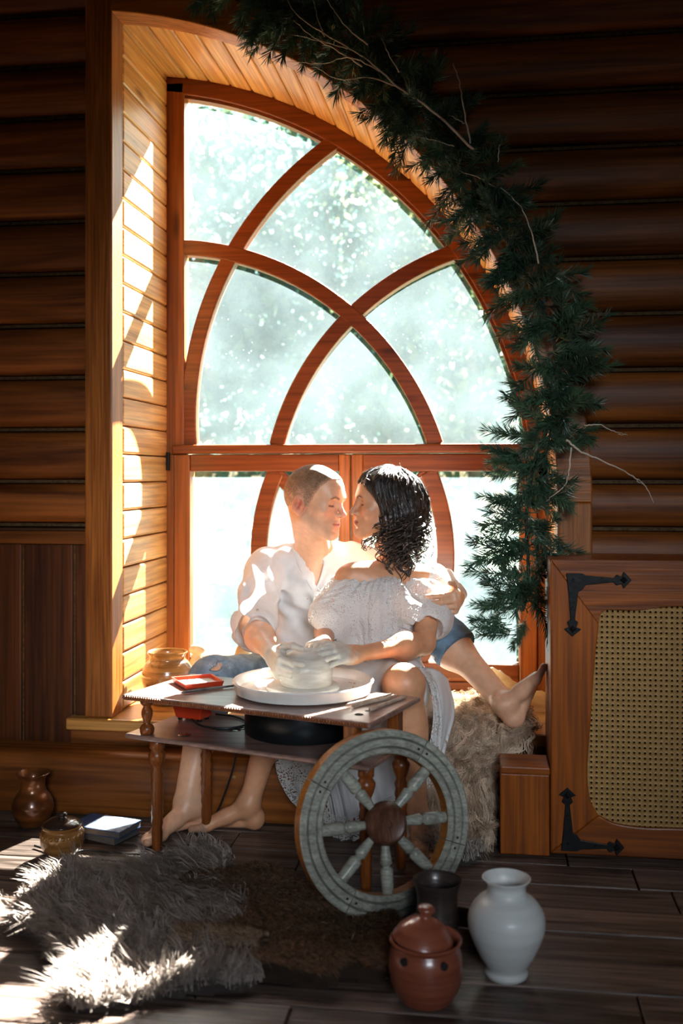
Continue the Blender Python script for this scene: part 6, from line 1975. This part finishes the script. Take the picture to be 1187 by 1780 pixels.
# named ringlets as in the picture (pixel path on a plane in front of the shoulder)
for pts, Y, th in (([(690, 930), (700, 955), (690, 975), (700, 990), (712, 1000)], 0.0, 0.006), ([(700, 930), (712, 952), (706, 972), (716, 985), (710, 998)], 0.005, 0.006), ([(680, 930), (672, 950), (680, 968), (673, 985), (682, 994)], -0.01, 0.0042),
                   ([(705, 935), (722, 955), (728, 970), (718, 980)], 0.03, 0.0042), ([(728, 915), (738, 935), (732, 950), (722, 955)], 0.06, 0.003), ([(735, 890), (745, 905), (738, 920), (742, 930)], 0.09, 0.003), ([(668, 925), (663, 940), (670, 952)], -0.02, 0.003),
                   ([(645, 935), (634, 940), (632, 952), (636, 955)], 0.12, 0.004), ([(652, 936), (644, 944), (646, 950)], 0.11, 0.0035), ([(715, 930), (708, 960), (720, 985), (705, 996)], 0.02, 0.005)):
    P = catmull([PY(x, y, Y) for x, y in pts], 8)
    P = np.array([tuple(p) for p in P])
    for rep in range(4):
        off_ = rg.normal(size=3) * 0.0035
        paths.append((P + off_ + 0.002 * np.c_[np.sin(np.arange(len(P)) * 0.9 + rep), 0 * P[:, 0], np.cos(np.arange(len(P)) * 0.7)], th * 0.6, th * 0.3, 5))
for i in range(110):
    v = Vw[rg.choice(back)]; out = unit(v - cenh)
    n = 22; t = np.linspace(0, 1, n)[:, None]
    a = unit(np.cross(out, V3(0, 0, 1))); b = np.cross(out, a)
    r = rg.uniform(0.006, 0.013); ph = rg.uniform(0, 6.28)
    P = v + out * (0.001 + 0.004 * t) + a * r * np.cos(ph + 6.5 * t) + b * (r * np.sin(ph + 6.5 * t)) + V3(0, 0, -0.025) * t
    paths.append((P, rg.uniform(0.0015, 0.003), 0.0008, 5))
# strands combed from the parting over the crown
from mathutils.bvhtree import BVHTree
bvh = BVHTree.FromPolygons([tuple(v) for v in Vw], [tuple(int(i) for i in q) for q in Qw])
for i in range(190):
    az = rg.uniform(-2.9, 2.9); el0 = rg.uniform(0.9, 1.5)
    P = []
    for k in range(16):
        el = el0 - 1.5 * k / 15
        aa = az + 0.10 * math.sin(k * 0.6 + i)
        d = wh_R @ V3(math.cos(el) * math.cos(aa), math.cos(el) * math.sin(aa), math.sin(el))
        hit = bvh.ray_cast(Vector(cenh + d * 0.3), Vector(-d))
        if hit[0] is None: break
        P.append(np.array(hit[0]) + d * (0.0006 + 0.0035 * abs(math.sin(k * 0.37 + i))))
    if len(P) > 5: paths.append((np.array(P), 0.0014, 0.0008, 4))
# loose fly-away hairs at the crown and forehead
for i in range(46):
    az = rg.uniform(-3.1, 3.1); el = rg.uniform(0.4, 1.5)
    d = wh_R @ V3(math.cos(el) * math.cos(az), math.cos(el) * math.sin(az), math.sin(el))
    hit = bvh.ray_cast(Vector(cenh + d * 0.3), Vector(-d))
    if hit[0] is None: continue
    v = np.array(hit[0]); t = np.linspace(0, 1, 8)[:, None]; sd_ = unit(rg.normal(size=3))
    paths.append((v + d * 0.014 * t * rg.uniform(0.4, 1.2) + sd_ * 0.016 * t * t, 0.0006, 0.0004, 3))
Vl, Ql = lock_mesh(paths)
locks = np_obj('curl_locks', Vl, Ql, M_HAIR, whair); locks['kind'] = 'stuff'

# ------------------------------------------------------------------ the woman: dress
def lace_mat(name, holes, scale, thr, col=(0.80, 0.79, 0.77)):
    m, nt, b, out = _new(name)
    L = nt.links.new
    b.inputs['Base Color'].default_value = (*col, 1)
    b.inputs['Roughness'].default_value = 0.85
    mp = _coords(nt, (1, 1, 1), rnd=False)
    vo = nt.nodes.new('ShaderNodeTexVoronoi'); vo.inputs['Scale'].default_value = scale
    L(mp.outputs[0], vo.inputs['Vector'])
    n = nt.nodes.new('ShaderNodeTexNoise'); n.inputs['Scale'].default_value = 26
    L(mp.outputs[0], n.inputs['Vector'])
    bp = nt.nodes.new('ShaderNodeBump'); bp.inputs['Strength'].default_value = 0.7; bp.inputs['Distance'].default_value = 0.004
    L(vo.outputs['Distance'], bp.inputs['Height']); L(bp.outputs[0], b.inputs['Normal'])
    tl = nt.nodes.new('ShaderNodeBsdfTranslucent'); tl.inputs[0].default_value = (*col, 1)
    ms0 = nt.nodes.new('ShaderNodeMixShader'); ms0.inputs[0].default_value = 0.25
    L(b.outputs[0], ms0.inputs[1]); L(tl.outputs[0], ms0.inputs[2])
    if holes:
        lt = nt.nodes.new('ShaderNodeMath'); lt.operation = 'LESS_THAN'
        ad = nt.nodes.new('ShaderNodeMath'); ad.operation = 'MULTIPLY_ADD'; ad.inputs[1].default_value = 0.55; ad.inputs[2].default_value = thr - 0.27
        L(n.outputs['Fac'], ad.inputs[0])
        L(vo.outputs['Distance'], lt.inputs[0]); L(ad.outputs[0], lt.inputs[1])
        tr = nt.nodes.new('ShaderNodeBsdfTransparent')
        ms = nt.nodes.new('ShaderNodeMixShader')
        L(lt.outputs[0], ms.inputs[0]); L(ms0.outputs[0], ms.inputs[1]); L(tr.outputs[0], ms.inputs[2])
        L(ms.outputs[0], out.inputs[0])
    else:
        L(ms0.outputs[0], out.inputs[0])
    return m
M_KNIT = lace_mat('white_knit_lace', True, 170, 0.17)
M_LACE = lace_mat('white_hem_lace', True, 200, 0.46, (0.78, 0.77, 0.74))
M_COTTON = vcol('white_cotton', 0.85, 0.2, 400, 0, 0.2, 0.04, 0.25)
B = SDF()
B.ell(V3(-0.335, 0.050, 0.62), (0.140, 0.108, 0.15), None, 0.05)
B.ell(V3(-0.325, 0.045, 0.710), (0.148, 0.108, 0.080), None, 0.05)
B.ell(V3(-0.385, -0.020, 0.668), (0.068, 0.068, 0.062), None, 0.04); B.ell(V3(-0.268, -0.005, 0.668), (0.068, 0.068, 0.062), None, 0.04)
B.cap(V3(-0.35, 0.07, 0.47), V3(-0.345, 0.06, 0.56), 0.125, 0.125, 0.05)
ra_s = w_rs + V3(-0.006, -0.004, -0.03); la_s = w_ls + V3(0.004, -0.004, -0.025)
rs_end = w_rs * 0.25 + w_re * 0.75; ls_end = w_ls * 0.40 + w_le * 0.60
B.chain([ra_s, rs_end], [0.058, 0.082], 0.04)
B.chain([la_s, ls_end], [0.062, 0.078], 0.04)
B.chain([w_ls * 0.6 + w_neck * 0.4 + V3(0, 0, -0.02), w_ls + V3(0.005, 0, 0.0)], [0.052, 0.056], 0.04)
du = unit(w_re - w_rs); dl_ = unit(w_le - w_ls)
B.cap(rs_end + du * 0.070, rs_end + du * 0.13, 0.058, 0.095, 0.004, 's')
B.cap(ls_end + dl_ * 0.062, ls_end + dl_ * 0.13, 0.056, 0.09, 0.004, 's')
B.half(ls_end + dl_ * 0.062, dl_, 0.003) if False else None
# neckline plane through three points of the band
n1 = npv(PY(582, 1006, -0.01)); n2 = npv(PY(655, 1003, -0.07)); n3 = npv(PY(742, 958, 0.06))
nn_ = unit(np.cross(n2 - n1, n3 - n1)); nn_ = nn_ if nn_[2] > 0 else -nn_
B.half(n1, -nn_, 0.003) if False else None
def b_post(P, val):
    cut = (P - n1) @ nn_
    v = np.maximum(val, cut)
    for c, d, lim in ((rs_end, du, 0.066), (ls_end, dl_, 0.058)):
        tt_ = (P - c) @ d
        perp = np.linalg.norm((P - c) - tt_[:, None] * d, axis=1)
        near = (perp < 0.13) & (tt_ > 0.0) & (P[:, 2] < 0.74) & ((P[:, 0] < -0.47) | (P[:, 0] > -0.22) | (P[:, 1] < -0.07))
        v = np.where(near, np.maximum(v, tt_ - lim - 0.004 * np.sin(60 * np.arctan2((P - c) @ np.cross(d, RCAM), (P - c) @ RCAM) * 0.25)), v)
    return v
def b_disp(P):
    depth = -((P - n1) @ nn_)
    band = np.exp(-((depth - 0.02) / 0.022) ** 2)
    az = np.arctan2(P[:, 0] + 0.33, -(P[:, 1] - 0.06))
    g = np.clip((depth - 0.035) / 0.03, 0, 1)
    return -0.004 * band + band * 0.0022 * np.sin(depth * 620) + 0.0028 * np.sin(az * 34 + 3 * snoise(P, 12, 4)) * (1 - 0.5 * g) + g * (0.008 * np.sin(az * 9 + 4 * snoise(P, 8, 7)) + 0.004 * snoise(P, 40, 3))
Vb, Qb = B.mesh(V3(-0.62, -0.22, 0.42), V3(-0.06, 0.20, 0.86), 0.0040, b_disp, b_post)
dress = np_obj('lace_blouse', Vb, Qb, M_KNIT, woman)
# skirt over the lap
K = SDF()
K.cap(V3(-0.352, 0.07, 0.50), V3(-0.355, 0.08, 0.42), 0.125, 0.145, 0.05)
K.chain([w_rh, w_rh * 0.25 + w_rk * 0.75], [0.108, 0.085], 0.05)
K.chain([w_lh, w_lh * 0.42 + w_lk * 0.58], [0.108, 0.090], 0.05)
K.ell(V3(-0.40, -0.04, 0.40), (0.16, 0.13, 0.08), None, 0.06)
K.cap(V3(-0.30, 0.10, 0.36), V3(-0.20, 0.02, 0.35), 0.06, 0.06, 0.05)
Vk, Qk = K.mesh(V3(-0.66, -0.24, 0.285), V3(-0.08, 0.26, 0.60), 0.0045, fold_fn(51, 0.006, [((0.9, 0.1, 0.1), 85, 1.0), ((0.8, -0.5, 0.2), 60, 0.8)]), lambda P, v: np.maximum(v, 0.293 - P[:, 2]))
skirt = np_obj('skirt', Vk, Qk, M_COTTON, woman, True, np.tile(np.array((0.82, 0.82, 0.82)), (len(Vk), 1)))
# hanging cloth: rows of world points interpolated into a folded sheet
def sheet(name, rows, nu, nv, amp, freq, mat, parent, seed=1, vcolr=None, thick=0.003):
    rows = [catmull([Vector(p) for p in r], 8) for r in rows]
    G = np.array([[tuple(p) for p in r] for r in rows])            # rows (top to bottom) x along
    m_ = G.shape[1]
    us = np.linspace(0, m_ - 1, nu); i = np.minimum(us.astype(int), m_ - 2); f_ = (us - i)[None, :, None]
    G = G[:, i] * (1 - f_) + G[:, i + 1] * f_
    vs = np.linspace(0, len(rows) - 1, nv)
    cols_ = []
    GG = np.array([[tuple(p) for p in catmull([Vector(q) for q in G[:, c]], 10)] for c in range(nu)]).transpose(1, 0, 2)
    vs = np.linspace(0, GG.shape[0] - 1, nv); i = np.minimum(vs.astype(int), GG.shape[0] - 2); f_ = (vs - i)[:, None, None]
    P = GG[i] * (1 - f_) + GG[i + 1] * f_
    u = np.linspace(0, 1, nu)[None, :]; v_ = np.linspace(0, 1, nv)[:, None]
    fold = amp * (0.3 + 0.7 * v_) * (np.sin(u * freq + seed + 1.2 * v_) + 0.5 * np.sin(u * freq * 2.3 + 2 * seed))
    P = P + fold[..., None] * TCAM
    P = P.reshape(-1, 3)
    I, Jx = np.meshgrid(np.arange(nv - 1), np.arange(nu - 1), indexing='ij'); I = I.ravel(); Jx = Jx.ravel()
    Qq = np.stack([I*nu+Jx, I*nu+Jx+1, (I+1)*nu+Jx+1, (I+1)*nu+Jx], 1)
    o = np_obj(name, P, Qq, mat, parent, True, None if vcolr is None else np.tile(np.array(vcolr), (len(P), 1)))
    sm_ = o.modifiers.new('thickness', 'SOLIDIFY'); sm_.thickness = thick; sm_.offset = 0
    return o
WHITE = (0.80, 0.80, 0.80)
# lace panel hanging left of the wheel
sheet('lace_hem', [[PY(478, 1300, -0.19), PY(530, 1300, -0.21), PY(575, 1305, -0.22)],
                   [PY(482, 1345, -0.195), PY(528, 1360, -0.22), PY(572, 1360, -0.23)],
                   [PY(505, 1390, -0.20), PY(540, 1405, -0.225), PY(575, 1415, -0.24)],
                   [PY(535, 1415, -0.205), PY(562, 1440, -0.23), PY(580, 1452, -0.245)]], 40, 40, 0.006, 14, M_LACE, skirt, 1)
sheet('skirt_drape', [[PY(480, 1240, -0.17), PY(540, 1240, -0.18), PY(620, 1240, -0.17), PY(690, 1240, -0.15)],
                      [PY(520, 1300, -0.18), PY(570, 1310, -0.19), PY(630, 1310, -0.18), PY(700, 1300, -0.16)],
                      [PY(560, 1360, -0.18), PY(590, 1380, -0.20), PY(640, 1375, -0.19), PY(715, 1345, -0.165)],
                      [PY(575, 1420, -0.185), PY(600, 1425, -0.22), PY(650, 1405, -0.20), PY(722, 1372, -0.17)]], 60, 44, 0.014, 26, M_COTTON, skirt, 2, WHITE)
sheet('lace_hem', [[PY(572, 1412, -0.21), PY(600, 1420, -0.225), PY(650, 1398, -0.205), PY(722, 1366, -0.175)],
                   [PY(576, 1440, -0.22), PY(604, 1448, -0.235), PY(652, 1428, -0.215), PY(722, 1400, -0.18)],
                   [PY(580, 1460, -0.23), PY(610, 1462, -0.245), PY(650, 1446, -0.22), PY(722, 1428, -0.185)]], 60, 24, 0.010, 26, M_LACE, skirt, 2)
# lace edge falling beside the right knee
sheet('skirt_drape', [[PY(736, 1160, -0.14), PY(760, 1165, -0.10), PY(778, 1180, -0.04)],
                      [PY(752, 1200, -0.20), PY(772, 1215, -0.14), PY(790, 1235, -0.08)],
                      [PY(754, 1260, -0.21), PY(768, 1270, -0.17), PY(780, 1280, -0.13)],
                      [PY(742, 1310, -0.215), PY(756, 1320, -0.19), PY(766, 1330, -0.16)]], 26, 40, 0.006, 9, M_COTTON, skirt, 3, WHITE)
sheet('lace_hem', [[PY(726, 1160, -0.150), PY(734, 1160, -0.150), PY(742, 1162, -0.142)],
                   [PY(746, 1190, -0.215), PY(752, 1192, -0.212), PY(760, 1195, -0.20)],
                   [PY(753, 1240, -0.225), PY(760, 1243, -0.222), PY(768, 1246, -0.21)],
                   [PY(747, 1290, -0.225), PY(756, 1294, -0.22), PY(766, 1300, -0.205)],
                   [PY(736, 1345, -0.22), PY(748, 1352, -0.218), PY(762, 1360, -0.20)],
                   [PY(728, 1400, -0.215), PY(740, 1410, -0.213), PY(752, 1400, -0.20)],
                   [PY(735, 1424, -0.215), PY(742, 1428, -0.213), PY(746, 1415, -0.20)]], 16, 70, 0.003, 9, M_LACE, skirt, 4)
